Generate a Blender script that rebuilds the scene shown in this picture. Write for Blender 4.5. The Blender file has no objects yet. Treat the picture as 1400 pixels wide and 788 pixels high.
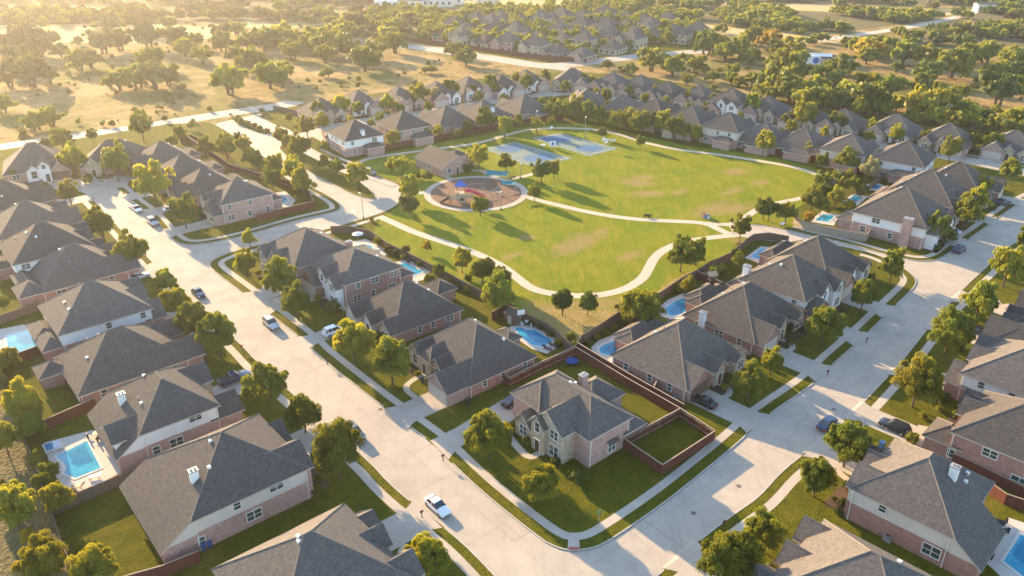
import bpy, bmesh, math, random
import numpy as np
from mathutils import Vector, Matrix
R = math.radians
random.seed(7)
SC = bpy.context.scene
COL = SC.collection
# ------------------------------------------------------------------ camera
CAM_H, CAM_F, HOR = 78.0, 1105.0, -160.0
PITCH = math.atan((394 - HOR) / CAM_F)
cam_d = bpy.data.cameras.new("camera")
cam = bpy.data.objects.new("camera", cam_d); COL.objects.link(cam)
cam.location = (0, 0, CAM_H)
cam.rotation_euler = (math.pi / 2 - PITCH, 0, 0)
cam_d.sensor_width = 36.0
cam_d.lens = 36.0 * CAM_F / 1400.0
cam_d.clip_end = 9000
cam_d.clip_start = 1
SC.camera = cam
# ------------------------------------------------------------------ sky, sun, exposure
SUN_EL, SUN_AZ = 15.0, 129.0          # azimuth measured from +X, counter-clockwise
world = bpy.data.worlds.new("World"); SC.world = world; world.use_nodes = True
wn = world.node_tree
bg = wn.nodes["Background"]
sky = wn.nodes.new("ShaderNodeTexSky"); sky.sky_type = 'NISHITA'; sky.sun_disc = False
sky.sun_elevation = R(SUN_EL); sky.sun_rotation = R(90 - SUN_AZ)
sky.dust_density = 0.7; sky.air_density = 1.0; sky.ozone_density = 1.8
wn.links.new(sky.outputs[0], bg.inputs[0]); bg.inputs[1].default_value = 0.15
sd = bpy.data.lights.new("sun", 'SUN'); sd.energy = 5.0; sd.angle = R(0.6); sd.color = (1.0, 0.70, 0.37)
sun = bpy.data.objects.new("sun", sd); COL.objects.link(sun)
sv = Vector((math.cos(R(SUN_AZ)) * math.cos(R(SUN_EL)), math.sin(R(SUN_AZ)) * math.cos(R(SUN_EL)), math.sin(R(SUN_EL))))
sun.rotation_euler = sv.to_track_quat('Z', 'Y').to_euler(); sun.location = (-60, 80, 150)
SC.view_settings.view_transform = 'Standard'; SC.view_settings.look = 'None'
SC.view_settings.gamma = 1.0; SC.view_settings.exposure = 2.08
SC.view_settings.use_curve_mapping = False
SC.cycles.max_bounces = 5; SC.cycles.diffuse_bounces = 3; SC.cycles.glossy_bounces = 2
SC.cycles.transmission_bounces = 2; SC.cycles.volume_bounces = 0; SC.cycles.transparent_max_bounces = 4
SC.cycles.use_adaptive_sampling = True; SC.cycles.adaptive_threshold = 0.02
SC.cycles.use_denoising = True
SC.cycles.volume_step_rate = 1.0

# ------------------------------------------------------------------ survey: photo pixel (1400 px wide) -> metres on the plane z
CT, ST = math.cos(PITCH), math.sin(PITCH)
def G(px, py, z=0.0):
    x = (px - 700) / CAM_F; y = -(py - 394) / CAM_F
    dy = CT + y * ST; dz = -ST + y * CT
    s = (CAM_H - z) / -dz
    return Vector((x * s, dy * s))
def P(X):                                # metres -> photo pixel
    v = Vector(X) - Vector((0, 0, CAM_H)); d = v.y * CT - v.z * ST; u = v.y * ST + v.z * CT
    return 700 + CAM_F * v.x / d, 394 - CAM_F * u / d
GZ = 0.12                                # level of the lots above the carriageway

# ------------------------------------------------------------------ materials
MATS = {}
def mat(name, c1, c2=None, scale=1.0, rough=0.9, detail=4, c3=None, s3=0.1, m3=(0.5, 0.62), bump=0.0, spec=0.2, coord='Object', stretch=None, metal=0.0, rnd=0.0):
    if name in MATS: return MATS[name]
    m = bpy.data.materials.new(name); m.use_nodes = True; nt = m.node_tree; N = nt.nodes; L = nt.links
    b = N["Principled BSDF"]; b.inputs["Roughness"].default_value = rough
    b.inputs["Specular IOR Level"].default_value = spec; b.inputs["Metallic"].default_value = metal
    if c2 is None:
        c2 = tuple(v * 0.86 for v in c1)
    tc = N.new("ShaderNodeTexCoord"); mp = N.new("ShaderNodeMapping")
    L.new(tc.outputs[coord], mp.inputs[0])
    if stretch: mp.inputs['Scale'].default_value = stretch
    nz = N.new("ShaderNodeTexNoise"); nz.inputs['Scale'].default_value = scale; nz.inputs['Detail'].default_value = detail
    nz.inputs['Roughness'].default_value = 0.65
    L.new(mp.outputs[0], nz.inputs['Vector'])
    cr = N.new("ShaderNodeValToRGB"); cr.color_ramp.elements[0].position = 0.34; cr.color_ramp.elements[1].position = 0.66
    cr.color_ramp.elements[0].color = (*c1, 1); cr.color_ramp.elements[1].color = (*c2, 1)
    L.new(nz.outputs['Fac'], cr.inputs[0]); out = cr.outputs[0]
    if c3 is not None:
        n3 = N.new("ShaderNodeTexNoise"); n3.inputs['Scale'].default_value = s3; n3.inputs['Detail'].default_value = 6
        n3.inputs['Roughness'].default_value = 0.6
        L.new(mp.outputs[0], n3.inputs['Vector'])
        r3 = N.new("ShaderNodeMapRange"); r3.inputs[1].default_value = m3[0]; r3.inputs[2].default_value = m3[1]
        L.new(n3.outputs['Fac'], r3.inputs[0])
        mx = N.new("ShaderNodeMix"); mx.data_type = 'RGBA'; L.new(r3.outputs[0], mx.inputs[0])
        L.new(out, mx.inputs[6]); mx.inputs[7].default_value = (*c3, 1); out = mx.outputs[2]
    if rnd:
        oi = N.new("ShaderNodeObjectInfo"); hs = N.new("ShaderNodeHueSaturation")
        mr = N.new("ShaderNodeMapRange"); mr.inputs[3].default_value = 1 - rnd; mr.inputs[4].default_value = 1 + rnd
        L.new(oi.outputs['Random'], mr.inputs[0]); L.new(mr.outputs[0], hs.inputs['Value']); L.new(out, hs.inputs['Color']); out = hs.outputs[0]
    L.new(out, b.inputs['Base Color'])
    if bump:
        bp = N.new("ShaderNodeBump"); bp.inputs['Strength'].default_value = bump; bp.inputs['Distance'].default_value = 0.1
        L.new(nz.outputs['Fac'], bp.inputs['Height']); L.new(bp.outputs[0], b.inputs['Normal'])
    MATS[name] = m; return m
def brick_mat(name, c1, c2, mort, sx=4.2, base=None, lo=(0.55, 0.55, 0.55), hi=(1.35, 1.25, 1.2), f=0.8, zs=1.0):
    m = base or mat(name, c1, c2, 1.2); nt = m.node_tree; N = nt.nodes; L = nt.links; b = N["Principled BSDF"]
    src = b.inputs['Base Color'].links[0].from_socket
    tc = N.new("ShaderNodeTexCoord"); sp = N.new("ShaderNodeSeparateXYZ"); L.new(tc.outputs['Object'], sp.inputs[0])
    ad = N.new("ShaderNodeMath"); L.new(sp.outputs[0], ad.inputs[0]); L.new(sp.outputs[1], ad.inputs[1])
    cb = N.new("ShaderNodeCombineXYZ"); L.new(ad.outputs[0], cb.inputs[0]); zz_ = N.new('ShaderNodeMath'); zz_.operation = 'MULTIPLY'; zz_.inputs[1].default_value = zs; L.new(sp.outputs[2], zz_.inputs[0]); L.new(zz_.outputs[0], cb.inputs[1])
    br = N.new("ShaderNodeTexBrick"); L.new(cb.outputs[0], br.inputs['Vector']); br.inputs['Scale'].default_value = sx
    br.inputs['Mortar Size'].default_value = 0.03; br.inputs['Color1'].default_value = (*lo, 1)
    br.inputs['Color2'].default_value = (*hi, 1); br.inputs['Mortar'].default_value = (*mort, 1); br.inputs['Bias'].default_value = -0.1
    mx = N.new("ShaderNodeMix"); mx.data_type = 'RGBA'; mx.blend_type = 'MULTIPLY'; mx.inputs[0].default_value = f
    L.new(src, mx.inputs[6]); L.new(br.outputs['Color'], mx.inputs[7]); L.new(mx.outputs[2], b.inputs['Base Color'])
    return m
def leaf_mat(name, c1, c2, tr):
    m = bpy.data.materials.new(name); m.use_nodes = True; nt = m.node_tree; N = nt.nodes; L = nt.links
    b = N["Principled BSDF"]; b.inputs["Roughness"].default_value = 0.55; b.inputs["Specular IOR Level"].default_value = 0.25
    tc = N.new("ShaderNodeTexCoord"); nz = N.new("ShaderNodeTexNoise"); nz.inputs['Scale'].default_value = 0.9; nz.inputs['Detail'].default_value = 3
    L.new(tc.outputs['Object'], nz.inputs['Vector'])
    cr = N.new("ShaderNodeValToRGB"); cr.color_ramp.elements[0].position = 0.35; cr.color_ramp.elements[1].position = 0.65
    cr.color_ramp.elements[0].color = (*c1, 1); cr.color_ramp.elements[1].color = (*c2, 1)
    L.new(nz.outputs['Fac'], cr.inputs[0])
    oi = N.new("ShaderNodeObjectInfo"); hs = N.new("ShaderNodeHueSaturation")
    mr = N.new("ShaderNodeMapRange"); mr.inputs[3].default_value = 0.75; mr.inputs[4].default_value = 1.25
    L.new(oi.outputs['Random'], mr.inputs[0]); L.new(mr.outputs[0], hs.inputs['Value'])
    mr2 = N.new("ShaderNodeMapRange"); mr2.inputs[3].default_value = 0.485; mr2.inputs[4].default_value = 0.51
    mu = N.new("ShaderNodeMath"); mu.operation = 'FRACT'; mm = N.new("ShaderNodeMath"); mm.operation = 'MULTIPLY'; mm.inputs[1].default_value = 7.3
    L.new(oi.outputs['Random'], mm.inputs[0]); L.new(mm.outputs[0], mu.inputs[0]); L.new(mu.outputs[0], mr2.inputs[0]); L.new(mr2.outputs[0], hs.inputs['Hue'])
    L.new(cr.outputs[0], hs.inputs['Color']); L.new(hs.outputs[0], b.inputs['Base Color'])
    t = N.new("ShaderNodeBsdfTranslucent"); g = N.new("ShaderNodeMix"); g.data_type = 'RGBA'; g.blend_type = 'MULTIPLY'; g.inputs[0].default_value = 1
    L.new(hs.outputs[0], g.inputs[6]); g.inputs[7].default_value = (1.6, 1.35, 0.6, 1); L.new(g.outputs[2], t.inputs[0])
    ms = N.new("ShaderNodeMixShader"); ms.inputs[0].default_value = tr
    L.new(b.outputs[0], ms.inputs[1]); L.new(t.outputs[0], ms.inputs[2]); L.new(ms.outputs[0], N["Material Output"].inputs[0])
    MATS[name] = m; return m
def concrete_mat(name, c1, c2, joint=None, ang=0.0):
    m = mat(name, c1, c2, 0.35, 0.85, 8, c3=tuple(v * 0.72 for v in c1), s3=0.09, m3=(0.55, 0.75), spec=0.15)
    if joint:
        nt = m.node_tree; N = nt.nodes; L = nt.links; b = N["Principled BSDF"]; src = b.inputs['Base Color'].links[0].from_socket
        tc = N.new("ShaderNodeTexCoord"); mp = N.new("ShaderNodeMapping"); mp.inputs['Rotation'].default_value = (0, 0, R(-ang))
        L.new(tc.outputs['Object'], mp.inputs[0])
        br = N.new("ShaderNodeTexBrick"); L.new(mp.outputs[0], br.inputs['Vector']); br.inputs['Scale'].default_value = 1.0
        br.offset = 0; br.inputs['Brick Width'].default_value = joint[0]; br.inputs['Row Height'].default_value = joint[1]
        br.inputs['Mortar Size'].default_value = joint[2]; br.inputs['Color1'].default_value = (1, 1, 1, 1); br.inputs['Color2'].default_value = (0.93, 0.93, 0.94, 1)
        br.inputs['Mortar'].default_value = (0.74, 0.72, 0.70, 1); br.inputs['Mortar Smooth'].default_value = 0.4
        mx = N.new("ShaderNodeMix"); mx.data_type = 'RGBA'; mx.blend_type = 'MULTIPLY'; mx.inputs[0].default_value = 1
        L.new(src, mx.inputs[6]); L.new(br.outputs['Color'], mx.inputs[7]); L.new(mx.outputs[2], b.inputs['Base Color'])
    return m
M_meadow = mat("meadow", (0.33, 0.225, 0.095), (0.19, 0.135, 0.05), 0.085, 1, 12, c3=(0.115, 0.12, 0.03), s3=0.022, m3=(0.47, 0.60), bump=0.6, spec=0.05)
M_lawn = mat("lawn", (0.064, 0.073, 0.006), (0.105, 0.102, 0.008), 0.5, 1, 10, c3=(0.14, 0.115, 0.018), s3=0.11, m3=(0.56, 0.72), bump=0.4, spec=0.05)
M_park = mat("park_grass", (0.13, 0.16, 0.009), (0.19, 0.19, 0.013), 0.16, 1, 12, c3=(0.25, 0.18, 0.045), s3=0.05, m3=(0.60, 0.74), bump=0.4, spec=0.05)
M_dry = mat("dry_grass", (0.19, 0.17, 0.045), (0.30, 0.21, 0.09), 0.25, 1, 10, bump=0.3, spec=0.05)
M_soil = mat("bare_soil", (0.30, 0.21, 0.12), (0.20, 0.18, 0.06), 0.5, 1, 8, spec=0.05)
M_field = mat("hay_field", (0.46, 0.34, 0.16), (0.39, 0.29, 0.13), 0.02, 1, 6, spec=0.05)
M_scrub = mat("scrub_ground", (0.10, 0.09, 0.045), (0.16, 0.13, 0.06), 0.4, 1, 8, spec=0.05)
M_road = concrete_mat("street_concrete", (0.40, 0.345, 0.275), (0.345, 0.298, 0.24), (13.0, 13.0, 0.05), -140)
M_walk = concrete_mat("sidewalk_concrete", (0.44, 0.38, 0.305), (0.38, 0.33, 0.265), (1.5, 1.5, 0.02), -50)
M_drive = concrete_mat("driveway_concrete", (0.415, 0.36, 0.29), (0.36, 0.312, 0.252), (3.2, 3.2, 0.03), -50)
M_curb = mat("kerb_concrete", (0.45, 0.42, 0.38), (0.36, 0.335, 0.30), 2)
M_path = mat("path_concrete", (0.46, 0.38, 0.29), (0.40, 0.33, 0.25), 0.6)
M_mulch = mat("brown_mulch", (0.125, 0.075, 0.05), (0.18, 0.11, 0.075), 1.5, 1, 8, bump=0.5)
M_bed = mat("plant_bed_mulch", (0.06, 0.04, 0.025), (0.09, 0.06, 0.04), 2, 1, 8)
M_roof = mat("grey_shingles", (0.122, 0.108, 0.099), (0.080, 0.073, 0.070), 14, 0.95, 4, c3=(0.135, 0.115, 0.098), s3=1.3, m3=(0.45, 0.8), bump=0.35, spec=0.12, rnd=0.2)
M_roof2 = mat("brown_shingles", (0.128, 0.108, 0.094), (0.09, 0.078, 0.07), 14, 0.95, 4, c3=(0.145, 0.12, 0.10), s3=1.3, m3=(0.45, 0.8), bump=0.35, spec=0.12, rnd=0.12)
for _r in (M_roof, M_roof2): brick_mat("", None, None, (0.6, 0.6, 0.6), 1.6, _r, (0.74, 0.74, 0.74), (1.28, 1.26, 1.22), 1.0, 2.2)
M_tile_cap = mat("ridge_shingles", (0.17, 0.15, 0.13), (0.13, 0.115, 0.10), 6, 0.95)
M_brick = brick_mat("red_brick", (0.43, 0.25, 0.205), (0.33, 0.185, 0.15), (0.8, 0.75, 0.7))
M_brick2 = brick_mat("pink_brown_brick", (0.50, 0.335, 0.285), (0.39, 0.25, 0.21), (0.8, 0.75, 0.7))
M_stone = brick_mat("cream_stone", (0.55, 0.47, 0.35), (0.42, 0.34, 0.24), (0.7, 0.65, 0.6), 1.6)
M_white = mat("white_siding", (0.74, 0.72, 0.68), (0.68, 0.66, 0.62), 0.6, 0.7)
M_cream = mat("cream_siding", (0.60, 0.54, 0.46), (0.54, 0.485, 0.41), 0.6, 0.7)
M_trim = mat("white_trim", (0.72, 0.69, 0.63), None, 2, 0.6)
M_soffit = mat("tan_trim", (0.50, 0.43, 0.35), None, 2, 0.7)
M_glass = mat("window_glass", (0.03, 0.05, 0.05), (0.05, 0.085, 0.08), 0.4, 0.08, 2, spec=0.8)
M_gdoor = mat("cream_garage_door", (0.50, 0.44, 0.36), (0.46, 0.40, 0.33), 1, 0.6)
M_gdoor2 = mat("brown_garage_door", (0.16, 0.10, 0.07), (0.13, 0.08, 0.055), 1, 0.6)
M_door = mat("front_door_wood", (0.10, 0.055, 0.03), None, 2, 0.5)
M_dark = mat("dark_metal", (0.03, 0.03, 0.032), None, 2, 0.5)
M_grey = mat("grey_metal", (0.30, 0.30, 0.30), None, 2, 0.5, metal=0.3)
M_fence = mat("stained_fence_boards", (0.135, 0.045, 0.028), (0.085, 0.03, 0.02), 1.5, 0.85, 6, stretch=(4, 4, 0.5))
M_fence2 = mat("weathered_fence_boards", (0.36, 0.29, 0.21), (0.26, 0.20, 0.145), 1.5, 0.9, 6, stretch=(4, 4, 0.5))
M_fence3 = mat("old_fence_boards", (0.16, 0.115, 0.085), (0.10, 0.07, 0.052), 1.5, 0.9, 6, stretch=(4, 4, 0.5))
M_bark = mat("bark", (0.12, 0.085, 0.06), (0.07, 0.05, 0.035), 3, 1)
M_deck = mat("pool_deck_stone", (0.50, 0.44, 0.38), (0.42, 0.37, 0.31), 0.8)
M_cop = mat("pool_coping", (0.58, 0.52, 0.44), None, 1)
M_water = mat("pool_water", (0.015, 0.19, 0.30), (0.04, 0.31, 0.42), 0.35, 0.04, 6, spec=0.15)
M_deep = mat("pool_deep_water", (0.008, 0.115, 0.22), (0.02, 0.19, 0.31), 0.4, 0.04, 5, spec=0.15)
M_spa = mat("spa_water", (0.02, 0.13, 0.25), (0.03, 0.19, 0.32), 0.8, 0.06, 3, spec=0.6)
M_court = mat("court_surface", (0.14, 0.185, 0.15), (0.10, 0.145, 0.13), 0.25, 0.8, 5)
M_blue = mat("court_blue", (0.035, 0.105, 0.20), (0.055, 0.13, 0.21), 0.25, 0.8)
M_line = mat("white_paint", (0.75, 0.75, 0.72), None, 2)
M_teal = mat("teal_fabric", (0.008, 0.14, 0.16), (0.01, 0.17, 0.19), 1, 0.8)
M_bluep = mat("blue_plastic", (0.03, 0.12, 0.42), None, 1, 0.4)
M_red = mat("red_plastic", (0.60, 0.06, 0.09), None, 1, 0.35)
M_orange = mat("orange_plastic", (0.65, 0.16, 0.03), None, 1, 0.5)
M_tanp = mat("tan_plastic", (0.42, 0.33, 0.22), None, 1, 0.5)
M_brownp = mat("brown_plastic", (0.09, 0.05, 0.035), None, 1, 0.5)
M_binb = mat("blue_bin_plastic", (0.03, 0.09, 0.22), None, 1, 0.5)
M_green = mat("green_sign", (0.02, 0.22, 0.12), None, 1, 0.5)
M_pad = mat("red_paver_pad", (0.38, 0.10, 0.08), (0.30, 0.09, 0.07), 6, 0.9)
M_tyre = mat("tyre_rubber", (0.02, 0.02, 0.02), None, 1, 0.9)
M_rim = mat("alloy_rim", (0.5, 0.5, 0.5), None, 1, 0.35, metal=0.7)
M_cglass = mat("car_glass", (0.02, 0.03, 0.04), None, 1, 0.05, spec=0.9)
M_lamp = mat("headlight_glass", (0.75, 0.75, 0.75), None, 1, 0.15, spec=0.8)
M_tail = mat("tail_lamp", (0.45, 0.02, 0.02), None, 1, 0.2)
M_skin = mat("skin", (0.45, 0.27, 0.19), None, 1, 0.6)
LEAF = {
 'green': leaf_mat("green_leaves", (0.095, 0.125, 0.016), (0.175, 0.195, 0.024), 0.44),
 'bright': leaf_mat("bright_leaves", (0.155, 0.185, 0.018), (0.25, 0.25, 0.028), 0.48),
 'yellow': leaf_mat("yellow_leaves", (0.28, 0.23, 0.02), (0.36, 0.25, 0.03), 0.4),
 'dark': leaf_mat("dark_leaves", (0.06, 0.095, 0.014), (0.10, 0.135, 0.02), 0.34),
 'olive': leaf_mat("olive_leaves", (0.085, 0.095, 0.024), (0.13, 0.135, 0.035), 0.3),
 'pale': leaf_mat("pale_leaves", (0.16, 0.17, 0.07), (0.26, 0.24, 0.13), 0.3),
}
def grass_bump(m, sc, st, dist):
    nt = m.node_tree; N = nt.nodes; L = nt.links; b = N["Principled BSDF"]; tc = N.new("ShaderNodeTexCoord")
    nz = N.new("ShaderNodeTexNoise"); nz.inputs['Scale'].default_value = sc; nz.inputs['Detail'].default_value = 3; L.new(tc.outputs['Object'], nz.inputs['Vector'])
    bp = N.new("ShaderNodeBump"); bp.inputs['Strength'].default_value = st; bp.inputs['Distance'].default_value = dist; L.new(nz.outputs['Fac'], bp.inputs['Height'])
    L.new(bp.outputs[0], b.inputs['Normal'])
for _m, _s, _st, _d in ((M_lawn, 5, 1, .35), (M_park, 3.5, 1, .4), (M_dry, 3, 1, .4), (M_meadow, 1.4, 1, .9), (M_field, 1.2, 1, .6), (M_scrub, 2, 1, .5)): grass_bump(_m, _s, _st, _d)
for _m in (M_water, M_deep): grass_bump(_m, 2.0, .06, .04)
# ------------------------------------------------------------------ object helpers
def props(o, label=None, cat=None, group=None, kind=None):
    if label: o["label"] = label
    if cat: o["category"] = cat
    if group: o["group"] = group
    if kind: o["kind"] = kind
    return o
def empty(name, loc, rz, label, cat, group=None):
    o = bpy.data.objects.new(name, None); COL.objects.link(o); o.empty_display_size = 0.5
    o.location = loc; o.rotation_euler = (0, 0, rz)
    return props(o, label, cat, group)
def link(name, me, parent=None, loc=None, rz=None):
    o = bpy.data.objects.new(name, me); COL.objects.link(o)
    if parent is not None: o.parent = parent
    if loc is not None: o.location = loc
    if rz is not None: o.rotation_euler = (0, 0, rz)
    return o
class MB:                                  # mesh builder
    def __init__(s): s.v = []; s.f = []; s.mi = []; s.cur = 0
    def add(s, vs, fs):
        n = len(s.v); s.v += [tuple(v) for v in vs]
        for f in fs: s.f.append(tuple(i + n for i in f)); s.mi.append(s.cur)
        return s
    def quad(s, a, b, c, d): return s.add([a, b, c, d], [(0, 1, 2, 3)])
    def box(s, x0, x1, y0, y1, z0, z1, M=None):
        vs = [Vector(p) for p in ((x0,y0,z0),(x1,y0,z0),(x1,y1,z0),(x0,y1,z0),(x0,y0,z1),(x1,y0,z1),(x1,y1,z1),(x0,y1,z1))]
        if M is not None: vs = [M @ v for v in vs]
        return s.add(vs, [(0,3,2,1),(4,5,6,7),(0,1,5,4),(1,2,6,5),(2,3,7,6),(3,0,4,7)])
    def prism(s, pts, z0, z1):
        n = len(pts)
        s.add([(p[0], p[1], z0) for p in pts] + [(p[0], p[1], z1) for p in pts],
              [tuple(range(n))[::-1], tuple(range(n, 2 * n))] + [(i, (i + 1) % n, n + (i + 1) % n, n + i) for i in range(n)])
        return s
    def tube(s, a, b, r0, r1, n=6):
        a, b = Vector(a), Vector(b); d = (b - a)
        if d.length < 1e-6: return s
        q = d.to_track_quat('Z', 'Y'); vs = []
        for (c, r) in ((a, r0), (b, r1)):
            for i in range(n):
                t = 2 * math.pi * i / n; vs.append(c + q @ Vector((r * math.cos(t), r * math.sin(t), 0)))
        return s.add(vs, [(i, (i + 1) % n, n + (i + 1) % n, n + i) for i in range(n)] + [tuple(range(n))[::-1], tuple(range(n, 2 * n))])
    def ball(s, c, r, n=8, m=6, sz=1.0, sx=1.0, sy=1.0):
        vs = []; fs = []
        for j in range(m + 1):
            ph = math.pi * j / m
            for i in range(n):
                t = 2 * math.pi * i / n
                vs.append((c[0] + r * sx * math.sin(ph) * math.cos(t), c[1] + r * sy * math.sin(ph) * math.sin(t), c[2] + r * sz * math.cos(ph)))
        for j in range(m):
            for i in range(n): fs.append((j * n + i, (j + 1) * n + i, (j + 1) * n + (i + 1) % n, j * n + (i + 1) % n))
        return s.add(vs, fs)
    def mesh(s, name, mats, recalc=True, smooth=False):
        me = bpy.data.meshes.new(name); me.from_pydata(s.v, [], s.f)
        for m in (mats if isinstance(mats, (list, tuple)) else [mats]): me.materials.append(m)
        me.polygons.foreach_set("material_index", s.mi)
        if smooth: me.polygons.foreach_set("use_smooth", [True] * len(s.f))
        if recalc:
            bm = bmesh.new(); bm.from_mesh(me); bmesh.ops.recalc_face_normals(bm, faces=bm.faces); bm.to_mesh(me); bm.free()
        me.update(); return me
    def obj(s, name, mats, parent=None, loc=None, rz=None, **k):
        return link(name, s.mesh(name, mats, **k), parent, loc, rz)
def chaikin(pts, n=2, closed=False):
    for _ in range(n):
        q = []; N = len(pts)
        for i in range(N if closed else N - 1):
            a, b = pts[i], pts[(i + 1) % N]
            q += [a * 0.75 + b * 0.25, a * 0.25 + b * 0.75]
        if not closed: q = [pts[0]] + q + [pts[-1]]
        pts = q
    return pts
def resample(pts, d):
    out = [pts[0]]; acc = 0.0
    for a, b in zip(pts, pts[1:]):
        L = (b - a).length
        if L < 1e-6: continue
        t = d - acc
        while t <= L: out.append(a + (b - a) * (t / L)); t += d
        acc = (acc + L) % d
    if (out[-1] - pts[-1]).length > d * 0.3: out.append(pts[-1])
    return out
def normals(pts):
    out = []
    for i in range(len(pts)):
        a = pts[max(0, i - 1)]; b = pts[min(len(pts) - 1, i + 1)]; t = (b - a); t = t / max(t.length, 1e-6)
        out.append(Vector((-t.y, t.x)))
    return out
def offset(pts, d):
    return [p + n * d for p, n in zip(pts, normals(pts))]
def W(pxs, z=0.0, sm=2, closed=False):
    return chaikin([G(x, y, z) for x, y in pxs], sm, closed)
def ribbon(name, pts, w, z, m, parent=None, both=None):
    a, b = (offset(pts, w / 2), offset(pts, -w / 2)) if both is None else both
    mb = MB(); n = len(a)
    vs = [(p.x, p.y, z) for p in a] + [(p.x, p.y, z) for p in b]
    mb.add(vs, [(i, i + 1, n + i + 1, n + i) for i in range(n - 1)])
    return mb.obj(name, m, parent)
def sheet(name, pts, z, m, skirt=0.0, mskirt=None):
    me = bpy.data.meshes.new(name); n = len(pts)
    vs = [(p.x, p.y, z) for p in pts]; fs = [tuple(range(n))]
    if skirt:
        vs += [(p.x, p.y, z - skirt) for p in pts]; fs += [(i, (i + 1) % n, n + (i + 1) % n, n + i) for i in range(n)]
    me.from_pydata(vs, [], fs); me.materials.append(m)
    bm = bmesh.new(); bm.from_mesh(me)
    for f in bm.faces:
        if abs(f.normal.z) > 0.9 and f.normal.z < 0: f.normal_flip()
    bmesh.ops.triangulate(bm, faces=[f for f in bm.faces if len(f.verts) > 4]); bm.to_mesh(me); bm.free()
    o = link(name, me); o["kind"] = 'structure'; return o
def blob(px, py, rx, ry, rot=0, seed=0, n=28, z=GZ):      # irregular round patch, sizes in metres
    c = G(px, py, z); rr = random.Random(seed); ph = [rr.uniform(0, 6.28) for _ in range(4)]; out = []
    for i in range(n):
        t = 2 * math.pi * i / n; k = 1 + 0.12 * math.sin(2 * t + ph[0]) + 0.1 * math.sin(3 * t + ph[1]) + 0.06 * math.sin(5 * t + ph[2])
        x, y = rx * k * math.cos(t), ry * k * math.sin(t); out.append(c + Vector((x * math.cos(rot) - y * math.sin(rot), x * math.sin(rot) + y * math.cos(rot))))
    return out

# ================================================================== THE SETTING
bigm = MB(); bigm.quad((-3500, -300, 0), (3500, -300, 0), (3500, 5000, 0), (-3500, 5000, 0))
props(bigm.obj("ground", M_meadow), kind='structure')
# kerb lines (photo survey)
K_left = [(760, 900), (715, 830), (665, 774.5), (624, 734), (540, 670), (501.7, 626.6), (357, 501), (326.5, 467), (250.7, 402), (183, 332), (165.6, 314.6), (143, 290), (136, 283.5), (124, 269), (112, 262), (92, 261), (74, 259.5), (66, 256), (68, 252), (80, 248.5), (91, 247), (113, 245.5), (128, 245), (140, 249), (157, 254), (164.6, 263), (177, 273.6), (203, 292), (221, 313), (234, 326.6), (246, 334), (264, 335.6), (290, 332.7), (340, 321.5), (401, 303), (445, 293), (461, 289), (467, 285), (463, 277), (447.7, 267), (427, 257), (400, 239), (372, 222), (345, 204), (319, 185), (300, 174), (289, 168)]
K_q = [(418, 191), (445, 181.5), (500, 170.5), (560, 162.5), (620, 152.5), (680, 141.5), (730, 133.5), (790, 129.5), (830, 136), (870, 145), (920, 155.5), (980, 166.5), (1040, 177), (1160, 197.5), (1225, 208.5), (1290, 218), (1350, 230), (1400, 241), (1560, 275)]
K_qup = [(404, 184), (445, 172), (500, 161.5), (560, 154), (620, 144), (680, 133.5), (730, 126), (790, 122.5), (830, 127.5), (870, 136), (920, 147), (980, 158), (1040, 168.5), (1160, 189), (1225, 199.5), (1290, 209), (1350, 220), (1400, 231), (1600, 272)]
K_entry = [(543, 280), (548, 270), (547.7, 253), (520, 243), (490, 233), (471, 225), (447, 215), (430, 206), (417, 198), (418, 191)]
K_mid = [(745, 742), (715, 719.4), (680.8, 691.8), (646, 662), (609.7, 626.6), (590.5, 606), (530, 563), (432, 485), (418, 468.7), (372, 432.7), (324, 395.5), (296, 375), (288, 367.5), (286, 361), (290.6, 356), (308.6, 347), (360, 334), (450, 313.5), (492, 300.6), (518, 293), (533, 286), (543, 280)]
K_n = [(745, 742), (763.6, 751), (777, 753.5), (792.6, 753.9), (815.7, 750), (839, 737), (906, 691), (957, 650), (1016, 601), (1040, 575), (1117, 523), (1137.7, 499.6), (1181, 462), (1222, 421), (1244, 400), (1254, 388), (1250, 378), (1233, 365), (1204, 350.5), (1181, 344), (1140, 335), (1100, 327), (1078, 331.5), (1040, 328), (1020, 322)]
K_n5 = [(1010, 312), (1032, 307), (1068, 313.5), (1104, 321.5), (1150.6, 331.5), (1194, 344), (1240, 355.5), (1266, 358.5), (1287, 354.7), (1310, 337), (1342, 316), (1362.5, 300), (1401, 273), (1520, 240)]
K_p = [(780, 950), (838, 845), (898, 787), (954.6, 740), (1006, 701), (1037, 680.7), (1071, 641), (1125, 603), (1173.7, 557.4), (1217, 511), (1235.5, 490.5), (1279, 435), (1302, 411), (1323, 388), (1346, 367.5), (1372, 341.8), (1400, 323.8), (1500, 262)]
k_left, k_q, k_qup, k_entry, k_mid, k_n, k_n5, k_p = [W(k) for k in (K_left, K_q, K_qup, K_entry, K_mid, K_n, K_n5, K_p)]
Z0 = W([(60, 255), (300, 168), (352, 156), (420, 165), (480, 155), (560, 146), (620, 138), (700, 127), (740, 120), (800, 117), (850, 126), (1000, 155), (1200, 190), (1300, 205), (1450, 235), (1700, 300), (1500, 700), (1000, 1000), (500, 1100)], 0, 0)
sheet("street", Z0, 0.03, M_road)
blkA = k_left + [G(*p) for p in [(231, 170), (120, 188), (46, 199), (-120, 224), (-500, 300), (-600, 700), (-300, 1200), (500, 1300)]]
sheet("lot_lawn_west", blkA, GZ, M_lawn, 0.1)
blkB = list(reversed(k_q)) + list(reversed(k_entry)) + list(reversed(k_mid)) + k_n + k_n5
sheet("lot_lawn_middle", blkB, GZ, M_lawn, 0.1)
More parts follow.
